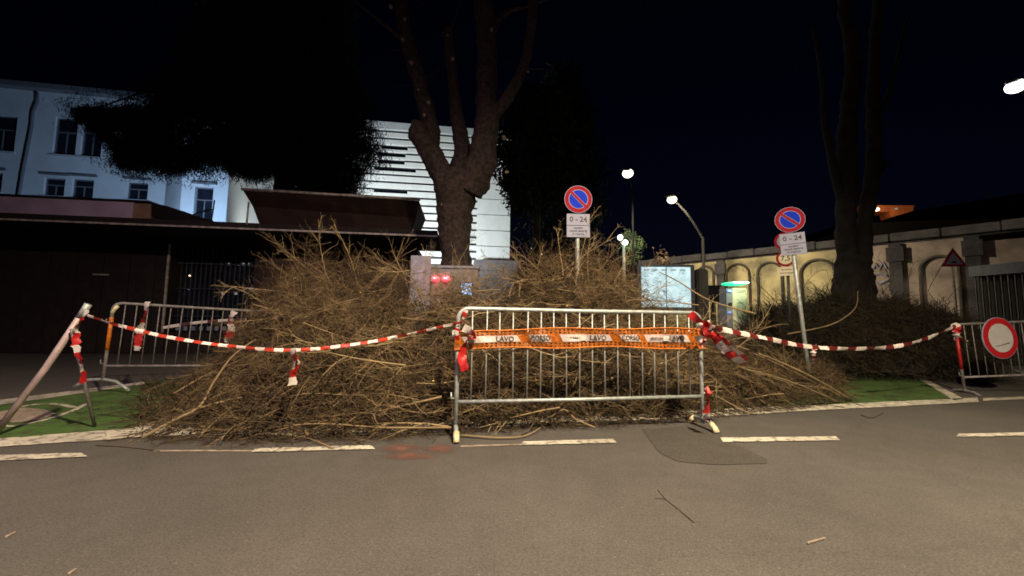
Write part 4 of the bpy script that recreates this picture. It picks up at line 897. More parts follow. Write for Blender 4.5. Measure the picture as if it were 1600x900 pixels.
# ------------------------------------------------------------------ brush pile
tops = [(200,672),(235,652),(270,620),(300,590),(335,560),(370,505),(400,462),(435,428),(480,412),(540,410),(600,418),(645,434),(700,442),(740,434),(780,415),(820,400),(860,392),(910,388),(950,392),(985,412),(1020,445),(1060,478),(1100,500),(1150,520),(1200,542),(1250,566),(1290,592),(1335,628)]
fronts = [(200,684),(300,686),(420,690),(520,688),(600,684),(700,676),(850,668),(960,664),(1050,657),(1140,648),(1220,640),(1345,628)]
YC = 5.0
TX = np.array([P(px, py, YC).x for px, py in tops]); TZ = np.array([max(0.05, P(px, py, YC).z) for px, py in tops])
FB_ = np.array([G(*q).x / G(*q).y for q in fronts]); FY = np.array([G(*q).y for q in fronts]); TB = TX / YC
def foot_y(b): return np.interp(b, FB_, FY)
def pile_h(b, y):                            # fan-shaped heap: b is x / y
    h = np.interp(b, TB, TZ); f0 = foot_y(b); c = np.maximum(f0 + 1.35, YC)
    up = np.clip((y - f0) / (c - f0), 0, 1); dn = np.clip((6.3 - y) / (6.3 - c), 0, 1)
    lump = 1 + 0.17*np.sin(b*17 + y*2.3) + 0.12*np.sin(b*33 - y*4.1) + 0.07*np.sin(b*61 + y*7)
    return h * np.minimum(up**0.75, 1) * np.where(y > c, dn**0.6, 1) * np.where(y < c - 0.25, lump, 1)
def lines_curved(C, D, Ls, K=5, bend=0.25, droop=0.0, rng=RNG):
    N = len(C); s = np.linspace(-0.5, 0.5, K)[None, :, None]
    B = rng.normal(size=(N, 3)); B -= (B*D).sum(1, keepdims=True)*D; B /= np.linalg.norm(B, axis=1, keepdims=True)+1e-9
    b2 = (rng.random(N)-0.5)*2*bend
    L = C[:, None, :] + D[:, None, :]*Ls[:, None, None]*s + B[:, None, :]*(b2*Ls)[:, None, None]*(s**2*2 - 0.25)
    L += rng.normal(size=L.shape) * 0.02 * Ls[:, None, None]
    L[:, :, 2] = np.maximum(L[:, :, 2], 0.008)
    return L
def sample_pile(N, lo=0.0, hi=1.0, power=1.0, depth=1.0):
    out = []; tot = 0
    while tot < N:
        b_ = RNG.uniform(TB[0]+0.02, TB[-1]-0.02, 4*N); f0 = foot_y(b_); y = f0 + RNG.random(4*N)**1.15*2.6*depth
        h = pile_h(b_, y); ok = (RNG.random(4*N) < h/1.9) | (RNG.random(4*N) < 0.05)
        fr = lo + (hi-lo)*RNG.random(4*N)**power
        p = np.stack([b_*y, y, h*fr + 0.01], 1)[ok]; out.append(p); tot += len(p)
    return np.concatenate(out)[:N]
def dirs(C, spread=1.0, vert=0.35):
    N = len(C); az = RNG.normal(0, 0.75*spread, N) + np.where(RNG.random(N) < 0.5, np.pi, 0)
    el = RNG.normal(0, vert, N)
    # follow the slope of the flanks
    bb_ = C[:, 0]/C[:, 1]; slope = np.where(bb_ < -0.62, 0.45, np.where(bb_ > 0.5, -0.42, 0.0))
    D = np.stack([np.cos(az)*np.cos(el), np.sin(az)*np.cos(el), np.sin(el) + slope*np.cos(az)], 1)
    return D / np.linalg.norm(D, axis=1, keepdims=True)
bp = empty('brush_pile', (0, 0, 0), 0, 'long heap of cut bare branches and twigs behind the front barrier', 'brush pile')
# inner twigs, with the shade of the gaps put into their dark colour
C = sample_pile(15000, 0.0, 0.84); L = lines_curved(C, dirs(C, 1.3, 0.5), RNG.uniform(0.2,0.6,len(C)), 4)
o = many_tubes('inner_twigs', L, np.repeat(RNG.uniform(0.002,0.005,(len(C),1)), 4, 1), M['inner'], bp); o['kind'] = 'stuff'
# lit outer twigs
tp = np.linspace(1.0, 0.45, 5)[None, :]
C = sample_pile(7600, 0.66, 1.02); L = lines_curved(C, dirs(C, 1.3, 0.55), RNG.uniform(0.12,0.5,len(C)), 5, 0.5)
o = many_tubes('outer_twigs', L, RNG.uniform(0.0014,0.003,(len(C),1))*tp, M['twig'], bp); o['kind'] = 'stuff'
# twigs of the front face
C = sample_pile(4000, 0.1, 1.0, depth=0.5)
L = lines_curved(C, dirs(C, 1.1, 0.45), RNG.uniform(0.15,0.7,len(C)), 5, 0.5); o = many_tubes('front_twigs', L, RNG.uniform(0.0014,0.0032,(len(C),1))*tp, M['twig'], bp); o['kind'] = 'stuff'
# feathery ends standing out of the surface
C = sample_pile(3600, 0.93, 1.03); D = dirs(C, 1.5, 0.5); D[:,2] = np.abs(D[:,2]) + RNG.uniform(0.1,0.9,len(C)); D /= np.linalg.norm(D,axis=1,keepdims=True); Ls = RNG.uniform(0.1,0.42,len(C))
L = lines_curved(C + D*Ls[:,None]*0.35, D, Ls, 5, 0.6); o = many_tubes('feathery_twigs', L, RNG.uniform(0.0011,0.0022,(len(C),1))*tp, M['twig'], bp); o['kind'] = 'stuff'
# loose twigs scattered on the ground round the foot of the heap
N = 1500; b_ = RNG.uniform(TB[0]-0.12, TB[-1]+0.12, N); y_ = foot_y(b_) - np.abs(RNG.normal(0, 0.10, N)) + 0.03; k_ = (b_ < TB[0]+0.06) | (b_ > TB[-1]-0.08); y_ = np.where(k_, foot_y(b_) + RNG.random(N)*1.3, y_)
C = np.stack([b_*y_, y_, RNG.uniform(0.010, 0.02, N)], 1); az_ = RNG.uniform(0, 6.28, N); D = np.stack([np.cos(az_), np.sin(az_), np.zeros(N)], 1)
L = lines_curved(C, D, RNG.uniform(0.02,0.2,N), 5, 0.5); L[:,:,2] = np.clip(L[:,:,2], 0.011, 0.03); o = many_tubes('scattered_twigs', L, RNG.uniform(0.0012,0.0025,(N,1))*tp, M['inner'], bp); o['kind'] = 'stuff'
# litter of dry leaves and bark
C = sample_pile(40000, 0.3, 0.93); U = RNG.normal(size=C.shape); U /= np.linalg.norm(U,axis=1,keepdims=True); V = np.cross(U, RNG.normal(size=C.shape)); V /= np.linalg.norm(V,axis=1,keepdims=True)
s = RNG.uniform(0.006,0.02,(len(C),1)); o = many_quads('dry_litter', C, U*s, V*s*0.5, M['litter'], bp); o['kind'] = 'stuff'

def branch_lines(seed, L=1.4, up=0.25):
    rng = np.random.default_rng(seed); lines = []; rad = []
    K = 6
    def curve(p, d, l, bend):
        pts = [p.copy()]; d = d/np.linalg.norm(d); k = rng.normal(size=3)*bend
        for i in range(K-1):
            d = d + k*0.18 + rng.normal(size=3)*0.07; d /= np.linalg.norm(d); p = p + d*l/(K-1); pts.append(p.copy())
        return np.array(pts)
    main = curve(np.zeros(3), np.array([1.0,0,0]), L, 0.55); r0 = rng.uniform(0.008,0.0125)
    lines.append(main); rad.append(np.linspace(r0, r0*0.3, K))
    for i in range(rng.integers(7,11)):
        f = rng.uniform(0.15,0.95)*(K-1); k = int(f); p = main[k] + (main[min(k+1,K-1)]-main[k])*(f-k)
        d = main[min(k+1,K-1)]-main[max(k-1,0)]; d /= np.linalg.norm(d); s_ = rng.normal(size=3); s_ -= s_.dot(d)*d; s_ /= np.linalg.norm(s_)
        l = L*rng.uniform(0.22,0.5)*(1.15-f/(K-1)*0.5); c = curve(p, d*0.8+s_*0.75, l, 0.5); r1 = r0*rng.uniform(0.3,0.5); lines.append(c); rad.append(np.linspace(r1, r1*0.35, K))
        for j in range(rng.integers(3,6)):
            k2 = rng.integers(1, K); p2_ = c[k2]; d2 = c[k2]-c[k2-1]; d2 /= np.linalg.norm(d2); s2_ = rng.normal(size=3)
            c2_ = curve(p2_, d2*0.8 + s2_*0.5, l*rng.uniform(0.25,0.55), 0.5); lines.append(c2_); rad.append(np.linspace(r1*0.45, r1*0.25, K))
    return np.array(lines), np.array(rad)
protos = []
for i in range(14):
    L_, r_ = branch_lines(100+i, 1.0); me = many_tubes('branch', L_, r_, None, None, 4); me.materials.append(M['branch']); protos.append(me)
protos_dark = []
for i in range(4): me = protos[i].copy(); me.materials.clear(); me.materials.append(M['inner']); protos_dark.append(me)
rb = random.Random(21)
def add_branch(c, az, el, s, thick=1.0, parent=bp, roll=None):
    o = bpy.data.objects.new('branch', rb.choice(protos)); COL.objects.link(o); o.parent = parent
    x = Vector((math.cos(az)*math.cos(el), math.sin(az)*math.cos(el), math.sin(el))); q = x.to_track_quat('X', 'Z')
    q = q @ Matrix.Rotation(roll if roll is not None else rb.uniform(0, 6.28), 3, 'X').to_quaternion()
    o.rotation_mode = 'QUATERNION'; o.rotation_quaternion = q; o.location = c; o.scale = (s, s*thick, s*thick); return o
# branches lying in the face of the heap
nbr = 0
while nbr < 255:
    b_ = rb.uniform(-0.78, 0.70); f0 = float(foot_y(b_)); y = f0 + rb.random()**1.3*1.6; h = float(pile_h(b_, y)); x = b_*y
    if rb.random() > h/1.5 + 0.15: continue
    az = rb.gauss(0, 0.5) + (math.pi if rb.random() < 0.5 else 0); s = rb.uniform(0.45, 1.05) * (0.75 if abs(b_) > 0.5 else 1)
    slope = 0.5 if b_ < -0.55 else (-0.45 if b_ > 0.45 else 0); el = rb.gauss(0.0, 0.28) + slope*math.cos(az)
    c = Vector((x - math.cos(az)*s*0.5, y - math.sin(az)*s*0.5, max(0.04, h*rb.uniform(0.55, 1.0) - math.sin(el)*s*0.5)))
    add_branch(c, az, el, s, 0.86); nbr += 1
# branches sticking up out of the crest, where the photo shows them
for px, py, ex, ey, s in ((520,450,445,350,1.3),(500,440,420,380,1.2),(470,440,400,395,1.0),(560,450,530,355,1.0),(580,440,640,375,1.0),(500,470,380,455,1.1),(690,450,680,370,1.0),(700,440,735,355,1.0),(650,440,560,350,1.1),
        (860,440,960,345,1.3),(880,430,880,350,1.1),(900,430,935,340,1.2),(930,430,990,360,1.1),(850,430,800,375,1.1),(790,440,760,380,1.0),(960,440,1000,380,1.0),(990,440,1030,400,0.9),(1000,470,1060,440,1.0),(1020,480,1085,455,1.0),(650,470,690,390,1.0),(700,480,660,400,1.0),(720,470,770,395,1.0),(680,480,730,410,1.0),(640,460,625,385,1.0),(740,460,700,400,1.0),(770,450,820,390,1.0),(820,430,790,385,1.0),(670,470,600,400,1.0),(655,480,680,425,1.0),(690,480,735,425,1.0),(715,490,680,430,1.0),(735,490,790,430,1.0),(760,480,735,420,1.0),(665,480,640,420,1.0),(705,480,715,400,1.0),
        (1080,520,1150,470,1.0),(1100,520,1180,480,1.0),(1120,530,1190,500,1.0),(840,420,850,370,0.9),(920,440,900,360,1.0),(420,480,355,440,0.9),(400,500,335,500,0.9),(620,430,700,400,1.1),(470,430,455,370,1.0),(1150,545,1260,470,1.1)):
    Y0 = 5.0 + rb.uniform(-0.3,0.3); a = P(px, py, Y0); b_ = P(ex, ey, Y0 + rb.uniform(-0.35,0.35)); d = b_-a; l = d.length
    add_branch(a, math.atan2(d.y, d.x), math.asin(d.z/l), l*rb.uniform(0.95,1.1), 0.62)
# low branches spilling on to the road
for px, py, ex, ey in ((420,676,250,690),(600,676,420,682),(500,670,330,676),(720,664,560,676),(690,672,500,668),(330,640,200,690),(380,620,215,690),(860,668,700,660),(780,664,900,672),(950,655,1060,650),(1180,560,1320,628),(1130,570,1300,628),(1150,590,1240,640),(420,560,240,600),(380,560,225,625),(450,600,250,650)):
    f = min(1.0, 0.9); a = G(px, py); 
    zz = 0.05
    if py < 660: 
        x = P(px, py, 4.4); a = x if x.z > 0.05 else a
    b_ = G(ex, ey); b_.z = 0.03; d = b_-a; l = max(0.3, d.length); add_branch(a + Vector((0,0,zz)), math.atan2(d.y, d.x), math.asin(max(-1,min(1,(b_.z-a.z-zz)/l))), l*0.98, 0.27)
# three thick long boughs one can single out
def bough(name, pix, r, label=None, parent=bp, m=None, top=False):
    pts = smooth_path([P(*p) if len(p) == 3 else G(*p, 0.02) for p in pix], 5); n = len(pts)
    o = tubo(name, m or M['branch'], parent, pts, [r*(1-0.6*i/n) for i in range(n)], 7)
    if label: o['label'] = label
    return o
bough('branch', ((222,684,3.35),(275,655,3.5),(312,635,3.6),(335,595,3.75),(365,555,4.0),(400,530,4.2)), 0.014, 'long pale curved branch at the left end')
bough('branch', ((312,637,3.58),(370,622,3.7),(430,610,3.9)), 0.011)
bough('branch', ((1180,490,4.7),(1110,470,4.8),(1060,440,4.9),(1030,425,4.9)), 0.012)
bough('branch', ((690,620,3.7),(600,640,3.65),(520,650,3.6),(430,655,3.55)), 0.012)
bough('branch', ((705,668,3.5),(600,668,3.42),(500,662,3.4),(420,668,3.4)), 0.010)
bough('branch', ((520,700),(470,682,3.35),(400,678,3.35)), 0.006)
bough('branch', ((720,680),(780,684),(820,681),(845,668,3.7)), 0.009)
bough('branch', ((1330,625),(1270,590,4.6),(1210,562,4.5),(1150,540,4.4)), 0.013)
bough('branch', ((1310,628),(1240,598,4.5),(1160,575,4.4)), 0.010)
bough('branch', ((930,668,3.75),(900,655,3.75),(880,640,3.8),(850,660,3.8)), 0.008)
# yellow leaves here and there
for px, py, Yl in ((563,457,4.6),(677,595,3.9),(720,485,4.4),(886,478,4.5)):
    w = P(px,py,Yl); a = NB(); ball(a, w, 0.011, 8, 6, sz=0.6); obj('yellow_leaf', a, mat('yellow_leaf', (0.75,0.6,0.1), 0.5), bp)

# second, darker and greener heap on the right, further back
hp2 = empty('hedge_heap', (0,0,0), 0, 'dim greenish heap of brush before the arched wall, right of the charging station', 'brush pile')
HB = [0.58,0.62,0.68,0.74,0.80,0.86,0.90,0.97,1.02,1.08,1.14,1.20]; HZ = [0.8,1.2,1.45,1.35,1.65,1.6,1.45,1.62,1.3,1.4,1.05,0.6]
N = 15000; t_ = RNG.random(N); yy = 7.1 + RNG.random(N)*1.9; Xb = 0.58 + t_*0.62; top2 = np.interp(Xb, HB, HZ); X = Xb*yy
C = np.stack([X + (RNG.random(N)-.5)*.3, yy, top2*np.sqrt(np.clip(1-((yy-8.1)/1.15)**2,0,1))*RNG.random(N)**0.5], 1)
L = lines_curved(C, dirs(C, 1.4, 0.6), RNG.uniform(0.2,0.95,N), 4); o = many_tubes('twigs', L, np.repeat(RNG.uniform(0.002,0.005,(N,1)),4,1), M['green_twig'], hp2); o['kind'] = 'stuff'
N = 17000; yy = 7.1 + RNG.random(N)*1.9; Xb = 0.58 + RNG.random(N)*0.62; top2 = np.interp(Xb, HB, HZ); X = Xb*yy
C = np.stack([X, yy, top2*np.sqrt(np.clip(1-((yy-8.1)/1.15)**2,0,1))*RNG.random(N)**0.5], 1); U = RNG.normal(size=C.shape); U /= np.linalg.norm(U,axis=1,keepdims=True); V = np.cross(U, RNG.normal(size=C.shape)); V /= np.linalg.norm(V,axis=1,keepdims=True)
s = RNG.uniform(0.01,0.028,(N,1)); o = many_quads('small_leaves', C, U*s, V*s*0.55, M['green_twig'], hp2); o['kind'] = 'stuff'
for px, py, ex, ey in ((1185,470,1200,412),(1210,470,1180,420),(1250,465,1262,405),(1290,460,1300,398),(1310,460,1285,410),(1390,455,1405,402),(1420,455,1410,395),(1450,455,1470,405),(1480,470,1500,425),(1230,475,1245,430),(1370,455,1360,410),(1160,500,1180,450)):
    a = P(px, py, 7.9 + rb.uniform(-.3,.3)); b_ = P(ex, ey, 7.9 + rb.uniform(-.4,.4)); d = b_-a; l = d.length
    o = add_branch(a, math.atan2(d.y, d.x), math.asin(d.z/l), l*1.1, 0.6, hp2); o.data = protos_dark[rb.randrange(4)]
bough('branch', ((1230,522,6.9),(1290,510,6.9),(1320,496,6.95),(1338,478,7.0),(1340,455,7.05)), 0.014, parent=hp2)

# ------------------------------------------------------------------ big trees
RS = 0.86
def rough_tube(bm, pts, rads, n=20, amp=0.12, seed=0, knob=0.0):
    from mathutils import noise as mn
    P2 = smooth_path(pts, 14); m_ = len(P2); rr_ = np.interp(np.linspace(0, len(pts)-1, m_), range(len(pts)), rads)*RS
    rings = []; up = None
    for i, p in enumerate(P2):
        t = (P2[min(i+1,m_-1)] - P2[max(i-1,0)]).normalized()
        if up is None: up = Vector((0,1,0)) if abs(t.y) < 0.9 else Vector((1,0,0))
        a = t.cross(up).normalized(); up = a.cross(t).normalized(); ring = []
        for k in range(n):
            d = a*math.cos(2*math.pi*k/n) + up*math.sin(2*math.pi*k/n); q = p + d*rr_[i]
            f = 1 + amp*mn.noise(q*3.1 + Vector((seed,0,0))) + amp*0.6*mn.noise(q*9.0) + 0.09*abs(mn.noise(Vector((q.x*16, q.y*16, q.z*4))))*2 + knob*max(0, mn.noise(q*2.2+Vector((0,seed,0)))-0.15)
            ring.append(bm.verts.new(p + d*rr_[i]*f))
        rings.append(ring)
    for r0_, r1_ in zip(rings, rings[1:]):
        for k in range(n): bm.faces.new((r0_[k], r0_[(k+1)%n], r1_[(k+1)%n], r1_[k]))
    bm.faces.new(rings[-1]); bm.faces.new(rings[0][::-1]); return bm
def Pw(l): return [P(*q) for q in l]
TY = 8.0
t1 = empty('pollarded_tree', (P(712,400,TY).x, TY, 0), 0, 'big rugged tree with four upright limbs and pale pruning scars, behind the pile', 'tree', 'bare trees'); o1 = Vector(t1.location)
def limb(t, name, pts, rads, **k): 
    bm = NB(); o_ = Vector(t.location); rough_tube(bm, [p-o_ for p in Pw(pts)], rads, **k); return obj(name, bm, M['bark'], t, True)
base = P(712,420,TY); 
limb(t1, 'trunk', [(716,600,TY),(714,470,TY),(712,400,TY),(710,350,TY),(712,310,TY),(716,270,TY)], [0.48,0.40,0.33,0.36,0.44,0.40], n=28, amp=0.14, seed=1)
RS = 0.92
limb(t1, 'limb', [(706,325,TY),(690,270,TY-0.05),(668,232,TY-0.1),(652,204,TY-0.15),(646,199,TY-0.15)], [0.30,0.26,0.22,0.20,0.14], amp=0.18, seed=2, knob=0.3)
limb(t1, 'limb', [(672,240,TY),(672,200,TY+0.1),(662,150,TY+0.15),(645,95,TY+0.2),(632,45,TY+0.2),(626,-10,TY+0.2),(620,-90,TY+0.2)], [0.21,0.19,0.17,0.16,0.15,0.13,0.12], amp=0.18, seed=3, knob=0.25)
limb(t1, 'limb', [(720,290,TY+0.2),(722,230,TY+0.3),(712,170,TY+0.35),(706,110,TY+0.4),(700,55,TY+0.4),(699,48,TY+0.4)], [0.28,0.18,0.14,0.12,0.11,0.08], amp=0.16, seed=4, knob=0.4)
limb(t1, 'limb', [(730,300,TY),(752,250,TY-0.1),(760,200,TY-0.1),(760,150,TY),(762,90,TY),(758,40,TY),(752,-20,TY),(748,-90,TY)], [0.34,0.30,0.25,0.22,0.21,0.20,0.19,0.17], amp=0.18, seed=5, knob=0.35)
limb(t1, 'limb', [(768,185,TY-0.1),(795,150,TY-0.15),(815,110,TY-0.2),(826,70,TY-0.2),(832,20,TY-0.2),(838,-60,TY-0.2)], [0.14,0.12,0.10,0.10,0.09,0.08], amp=0.22, seed=6, knob=0.4)
limb(t1, 'limb', [(766,60,TY),(782,28,TY),(800,16,TY),(830,8,TY-.1),(858,-2,TY-.2),(900,-14,TY-.2)], [0.09,0.06,0.045,0.03,0.02,0.015], n=8, seed=7)
limb(t1, 'limb', [(628,60,TY+.2),(600,38,TY+.1),(580,22,TY),(560,5,TY),(535,-20,TY)], [0.05,0.035,0.025,0.02,0.015], n=8, seed=8)
limb(t1, 'limb', [(824,108,TY-.2),(845,108,TY-.25),(862,110,TY-.3)], [0.02,0.010,0.005], n=6, seed=9)
tl_ = []
rt_ = random.Random(77)
for _ in range(46):
    px, py = rt_.choice([(628,20),(640,80),(700,60),(758,20),(766,110),(834,10),(826,60),(655,130),(790,150)]); a_ = P(px, py, TY+rt_.uniform(-.2,.3)) - o1; d_ = Vector((rt_.uniform(-1,1), rt_.uniform(-.6,.6), rt_.uniform(-0.1,1))).normalized()
    l_ = rt_.uniform(0.3,1.1); q_ = [a_]; 
    for k in range(4): d_ = (d_ + Vector((rt_.gauss(0,.25),rt_.gauss(0,.25),rt_.gauss(0.05,.2)))).normalized(); q_.append(q_[-1] + d_*l_/4)
    tl_.append([tuple(v) for v in q_])
o = many_tubes('fine_shoots', tl_, [[0.009,0.007,0.005,0.004,0.002]]*len(tl_), M['bark'], t1, 4); o['kind'] = 'stuff'
rs_ = random.Random(12)
scars = [(757,78),(762,80),(760,126),(758,133),(762,165),(641,98),(628,62),(610,10),(632,30),(645,190),(652,198),(678,248),(672,239),(687,268),(700,55),(830,60),(825,112),(785,215),(790,269),(750,205),(668,160),(766,240),(760,262),(755,22),(766,47),(655,140),(662,180),(765,175),(708,92),(752,230),(690,320)]
for i, (px, py) in enumerate(scars):
    w = P(px + rs_.uniform(-2,2), py, TY - (0.16 if py < 200 else 0.24)) - o1; s = rs_.uniform(0.022,0.045); a = NB(); ball(a, w, s, 8, 6, sz=rs_.uniform(0.6,1.2))
    for v in a.verts: v.co += Vector((rs_.uniform(-1,1),rs_.uniform(-1,1),rs_.uniform(-1,1)))*s*0.22
    obj('pruning_scar', a, M['scar'], t1)
# second bare tree on the right, twin stems
TY2 = 9.4
t2 = empty('twin_stemmed_tree', (P(1335,440,TY2).x, TY2, 0), 0, 'dim twin-stemmed tree standing before the arched wall on the right', 'tree', 'bare trees')
RS = 0.86
M['bark'] = mat('dim_bark', (0.024, 0.018, 0.016), 0.95, col2=(0.009, 0.007, 0.006), scale=5, bump=1.0, bscale=11)  # bark darkened to stand for the weak light here; later trees reuse it
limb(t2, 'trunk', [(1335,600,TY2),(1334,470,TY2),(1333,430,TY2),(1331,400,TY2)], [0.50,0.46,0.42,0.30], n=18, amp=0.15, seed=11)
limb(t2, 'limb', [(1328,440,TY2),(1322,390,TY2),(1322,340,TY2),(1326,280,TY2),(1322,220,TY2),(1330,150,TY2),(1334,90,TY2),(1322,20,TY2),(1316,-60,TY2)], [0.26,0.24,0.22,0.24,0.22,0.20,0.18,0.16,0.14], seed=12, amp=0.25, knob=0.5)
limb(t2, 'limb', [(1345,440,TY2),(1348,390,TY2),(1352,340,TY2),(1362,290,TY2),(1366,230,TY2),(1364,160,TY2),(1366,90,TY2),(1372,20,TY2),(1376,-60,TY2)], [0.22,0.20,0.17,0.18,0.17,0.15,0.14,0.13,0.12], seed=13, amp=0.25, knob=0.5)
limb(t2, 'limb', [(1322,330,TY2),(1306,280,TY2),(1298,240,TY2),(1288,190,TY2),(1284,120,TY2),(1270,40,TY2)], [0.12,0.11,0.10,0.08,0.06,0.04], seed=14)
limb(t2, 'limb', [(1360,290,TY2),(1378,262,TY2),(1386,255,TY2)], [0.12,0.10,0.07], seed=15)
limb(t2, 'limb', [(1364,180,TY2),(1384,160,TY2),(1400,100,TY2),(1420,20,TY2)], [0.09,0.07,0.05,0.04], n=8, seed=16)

# ------------------------------------------------------------------ cedar
CY = 14.5
cd = empty('cedar', (P(443,300,CY).x, CY, 0), 0, 'black silhouetted cedar with drooping boughs before the lit buildings', 'tree'); oc = Vector(cd.location)
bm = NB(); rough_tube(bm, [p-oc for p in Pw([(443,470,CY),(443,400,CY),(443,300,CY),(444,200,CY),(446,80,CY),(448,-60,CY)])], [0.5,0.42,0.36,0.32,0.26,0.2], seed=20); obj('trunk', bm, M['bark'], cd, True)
tuftC = []; boughs = []
tips = [(132,176,0),(150,205,0),(185,200,0),(240,262,-.5),(205,264,0),(225,235,0),(255,200,.5),(300,262,0),(330,250,0),(365,262,-.5),(395,268,.5),(245,160,0),(250,175,1),(280,190,0),(535,305,0),(548,285,0),(555,268,0),(572,255,0),(596,243,-.5),(584,222,0),(574,200,0),(560,185,.5),(568,235,1),(520,310,0),(490,305,-.5),(405,270,0),(350,215,0),(310,180,0),(330,120,0),(400,100,0),(560,140,0),(545,90,0),(500,40,0),(575,170,0),(380,30,0),(300,60,0),(470,295,1),(530,270,0),(420,245,0),(260,130,0),(290,90,0),(560,150,0),(530,20,0),(340,-10,0)]
rc = random.Random(31); CC = []; TD = []
for i, (px, py, dy) in enumerate(tips):
    tip = P(px, py, CY + dy + rc.uniform(-1.2,0.6)); att = P(443 + rc.uniform(-4,4), min(py - 45 - abs(px-443)*0.10, 260), CY)
    pts = [att, att.lerp(tip, 0.35) + Vector((0,0,0.35)), att.lerp(tip, 0.7) + Vector((0,0,0.25)), tip]; sp = smooth_path(pts, 8); boughs.append(sp)
    for j in range(240):
        f = rc.random()**0.8; k = min(len(sp)-2, int(f*(len(sp)-1))); p = sp[k].lerp(sp[k+1], rc.random()); CC.append((p.x + rc.gauss(0,0.24), p.y + rc.gauss(0,0.4), p.z + rc.gauss(-0.12,0.14)))
bm = NB()
for sp in boughs: tube(bm, [p-oc for p in sp], [0.07*(1-0.8*i/len(sp)) for i in range(len(sp))], 5)
o = obj('boughs', bm, M['bark'], cd); o['kind'] = 'stuff'
# fill the crown between boughs, where the silhouette is solid
for _ in range(5200):
    px = rc.uniform(236, 556); lo = np.interp(px, [236,300,360,400,430,460,500,540,556], [215,235,240,225,215,232,290,285,250]); py = rc.uniform(-120, lo)
    hi = np.interp(px, [236,245,270,300,340,520,560,575], [165,150,110,60,-120,-120,60,150])
    if py < hi: continue
    if any(((px-h_[0])/h_[2])**2 + ((py-h_[1])/h_[3])**2 < 1 for h_ in ((424,208,9,6),(430,226,7,5),(402,193,6,3),(384,182,5,3),(372,232,7,8),(456,232,4,4),(404,236,6,5),(345,205,7,5),(418,240,5,5))): continue
    w = P(px, py, CY + rc.uniform(-1.5,1.2)); CC.append((w.x, w.y, w.z))
for x0_, x1_, y0_, y1_, x2_, y2_, n_ in ((126,160,176,184,200,196,260),(148,250,174,190,250,216,900),(188,262,224,262,262,256,900),(212,262,200,226,262,230,300)):
    for _ in range(n_):                      # hanging lobes at the left end of the lowest boughs
        a_ = rc.random(); px = x0_ + (x1_-x0_)*a_; lo_ = (y1_*(1-a_) + y2_*a_) if x2_ > 170 else y1_ + (y2_-y1_)*a_; py = y0_ + (max(lo_, y0_+14)-y0_)*rc.random()
        w = P(px + rc.gauss(0,2), py + rc.gauss(0,2), CY + rc.uniform(-0.8,0.8)); CC.append((w.x, w.y, w.z))
for _ in range(120):
    px = rc.uniform(150, 560); lo_ = np.interp(px, [150,190,240,300,360,400,430,460,500,540,560], [188,235,252,245,252,258,240,255,300,300,270]); L_ = rc.uniform(8, 34); x_ = px
    for k_ in range(int(L_*0.7)):
        x_ += rc.gauss(0, 0.7); w = P(x_, lo_ - 8 + L_*k_/(L_*0.7), CY - 0.4); CC.append((w.x, w.y, w.z))
CC = np.array(CC) - np.array(oc); K_ = 22; N = len(CC)*K_
C = np.repeat(CC, K_, 0) + RNG.normal(size=(N,3))*np.array([0.16,0.16,0.08]); D = RNG.normal(size=(N,3))*np.array([0.5,0.5,0.35]) + np.array([0,0,-0.7]); D /= np.linalg.norm(D,axis=1,keepdims=True)
S_ = np.cross(D, RNG.normal(size=(N,3))); S_ /= np.linalg.norm(S_,axis=1,keepdims=True); hl = RNG.uniform(0.025,0.085,(N,1))
o = many_quads('needles', C, D*hl, S_*RNG.uniform(0.006,0.018,(N,1)), M['needle'], cd); o['kind'] = 'stuff'
# dark shrubby crown right of the trunk and a mass of dark trees in the gap
def dark_tree(label, px, Y, topy, boty, wpx, n, seed, m='needle', trunk=0.2, cat='tree', name='dark_tree'):
    r_ = random.Random(seed); b0 = P(px, 460, Y); t = empty(name, (b0.x, Y, 0), 0, label, cat); o0 = Vector(t.location); pts = []
    zt_ = P(px, topy, Y).z; zl = max(0.2, P(px, boty, Y).z); hw = (P(px+wpx/2, 460, Y).x - P(px-wpx/2, 460, Y).x)/2
    tubo('trunk', M['bark'], t, [(0,0,0),(0.05,0,zt_*0.5),(0,0,zt_*0.93)], [trunk, trunk*0.6, trunk*0.2], 8)
    for _ in range(n//25):
        f = r_.random(); z_ = zl + (zt_-zl)*f; w_ = hw*math.sin(math.pi*min(1, 0.15+f*0.8))**0.7; a = r_.uniform(0,6.28); q = w_*r_.random()**0.5
        pts.append((math.cos(a)*q, math.sin(a)*q, z_))
    c = np.repeat(np.array(pts), 25, 0); g_ = np.random.default_rng(seed); c = c + g_.normal(size=c.shape)*hw*0.13
    D = g_.normal(size=c.shape); D /= np.linalg.norm(D,axis=1,keepdims=True); S2 = np.cross(D, g_.normal(size=c.shape)); S2 /= np.linalg.norm(S2,axis=1,keepdims=True); k = hw*0.045+0.02
    o = many_quads('crown', c, D*g_.uniform(0.5*k,1.6*k,(len(c),1)), S2*k*0.5, M[m], t); return t
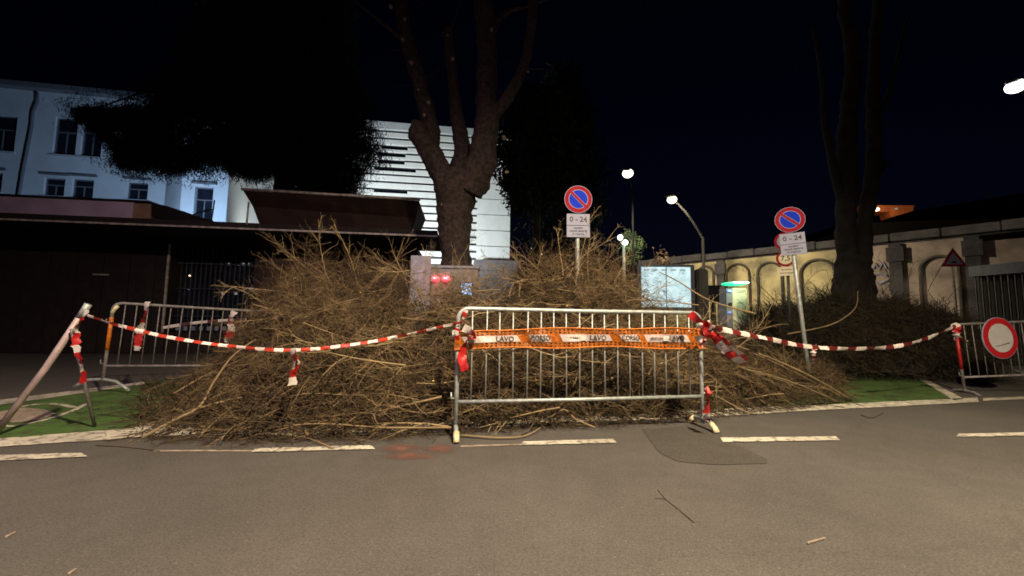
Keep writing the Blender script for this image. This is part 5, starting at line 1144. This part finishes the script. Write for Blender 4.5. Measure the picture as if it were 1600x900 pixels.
dark_tree('dark evergreen crown just right of the big tree, against the louvred building', 835, 12.5, 150, 318, 130, 16000, 41)
dark_tree('tall black tree in the gap between the parking sign and the louvred building', 880, 24, 120, 420, 130, 14000, 42, trunk=0.3)
dark_tree('small tree with pale green leaves lit by the two-globe lamp', 985, 22.4, 362, 412, 44, 900, 43, 'leaf_lit', 0.06)
dark_tree('bare grey bush beside the map board', 1040, 16, 396, 470, 70, 700, 44, 'inner', 0.03, 'bush', 'bush')

# ------------------------------------------------------------------ small things on the road
def stick(label, pix, r):
    o = G(*pix[0]); t = empty('stick', (o.x,o.y,0), 0, label, 'stick', 'sticks on the road'); pts = [G(*p, r) - Vector((o.x,o.y,0)) for p in pix]
    tubo('twig', M['inner'], t, smooth_path(pts, 4), r, 6); return t
s_ = stick('thin forked dark stick on the asphalt below the front barrier', ((1028,766),(1040,780),(1060,796),(1085,817)), 0.0024); tubo('side_twig', M['inner'], s_, [G(1040,780,.004)-Vector(s_.location), G(1024,778,.004)-Vector(s_.location)], 0.0016, 6)
s_ = stick('short thin twig on the road below the right end of the pile', ((1345,648),(1362,653),(1380,645)), 0.005)
s_ = stick('thin bowed twig on the asphalt at the left, near the dashed line', ((150,696),(200,699),(250,705)), 0.004)
for px, py, dx, lb_ in ((1275,847,14,'pale flattened scrap of bark on the asphalt, lower right'), (15,838,8,'small pale scrap near the left edge of the asphalt'), (112,896,6,'tiny pale scrap at the bottom left corner')):
    o = G(px, py); t = empty('scrap', (o.x,o.y,0), 0, lb_, 'scrap'); a = NB(); b_ = G(px+dx, py-4)-o; b_.z = 0; n_ = Vector((-b_.y,b_.x,0)).normalized()*0.004
    v = [a.verts.new(q_ + Vector((0,0,0.004))) for q_ in (-b_-n_, b_-n_*0.6, b_+n_*0.6, -b_*0.8+n_)]; f = a.faces.new(v); e_ = bmesh.ops.extrude_face_region(a, geom=[f]); bmesh.ops.translate(a, verts=[x for x in e_['geom'] if isinstance(x, bmesh.types.BMVert)], vec=(0,0,0.006))
    obj('flake', a, M['scar'], t)
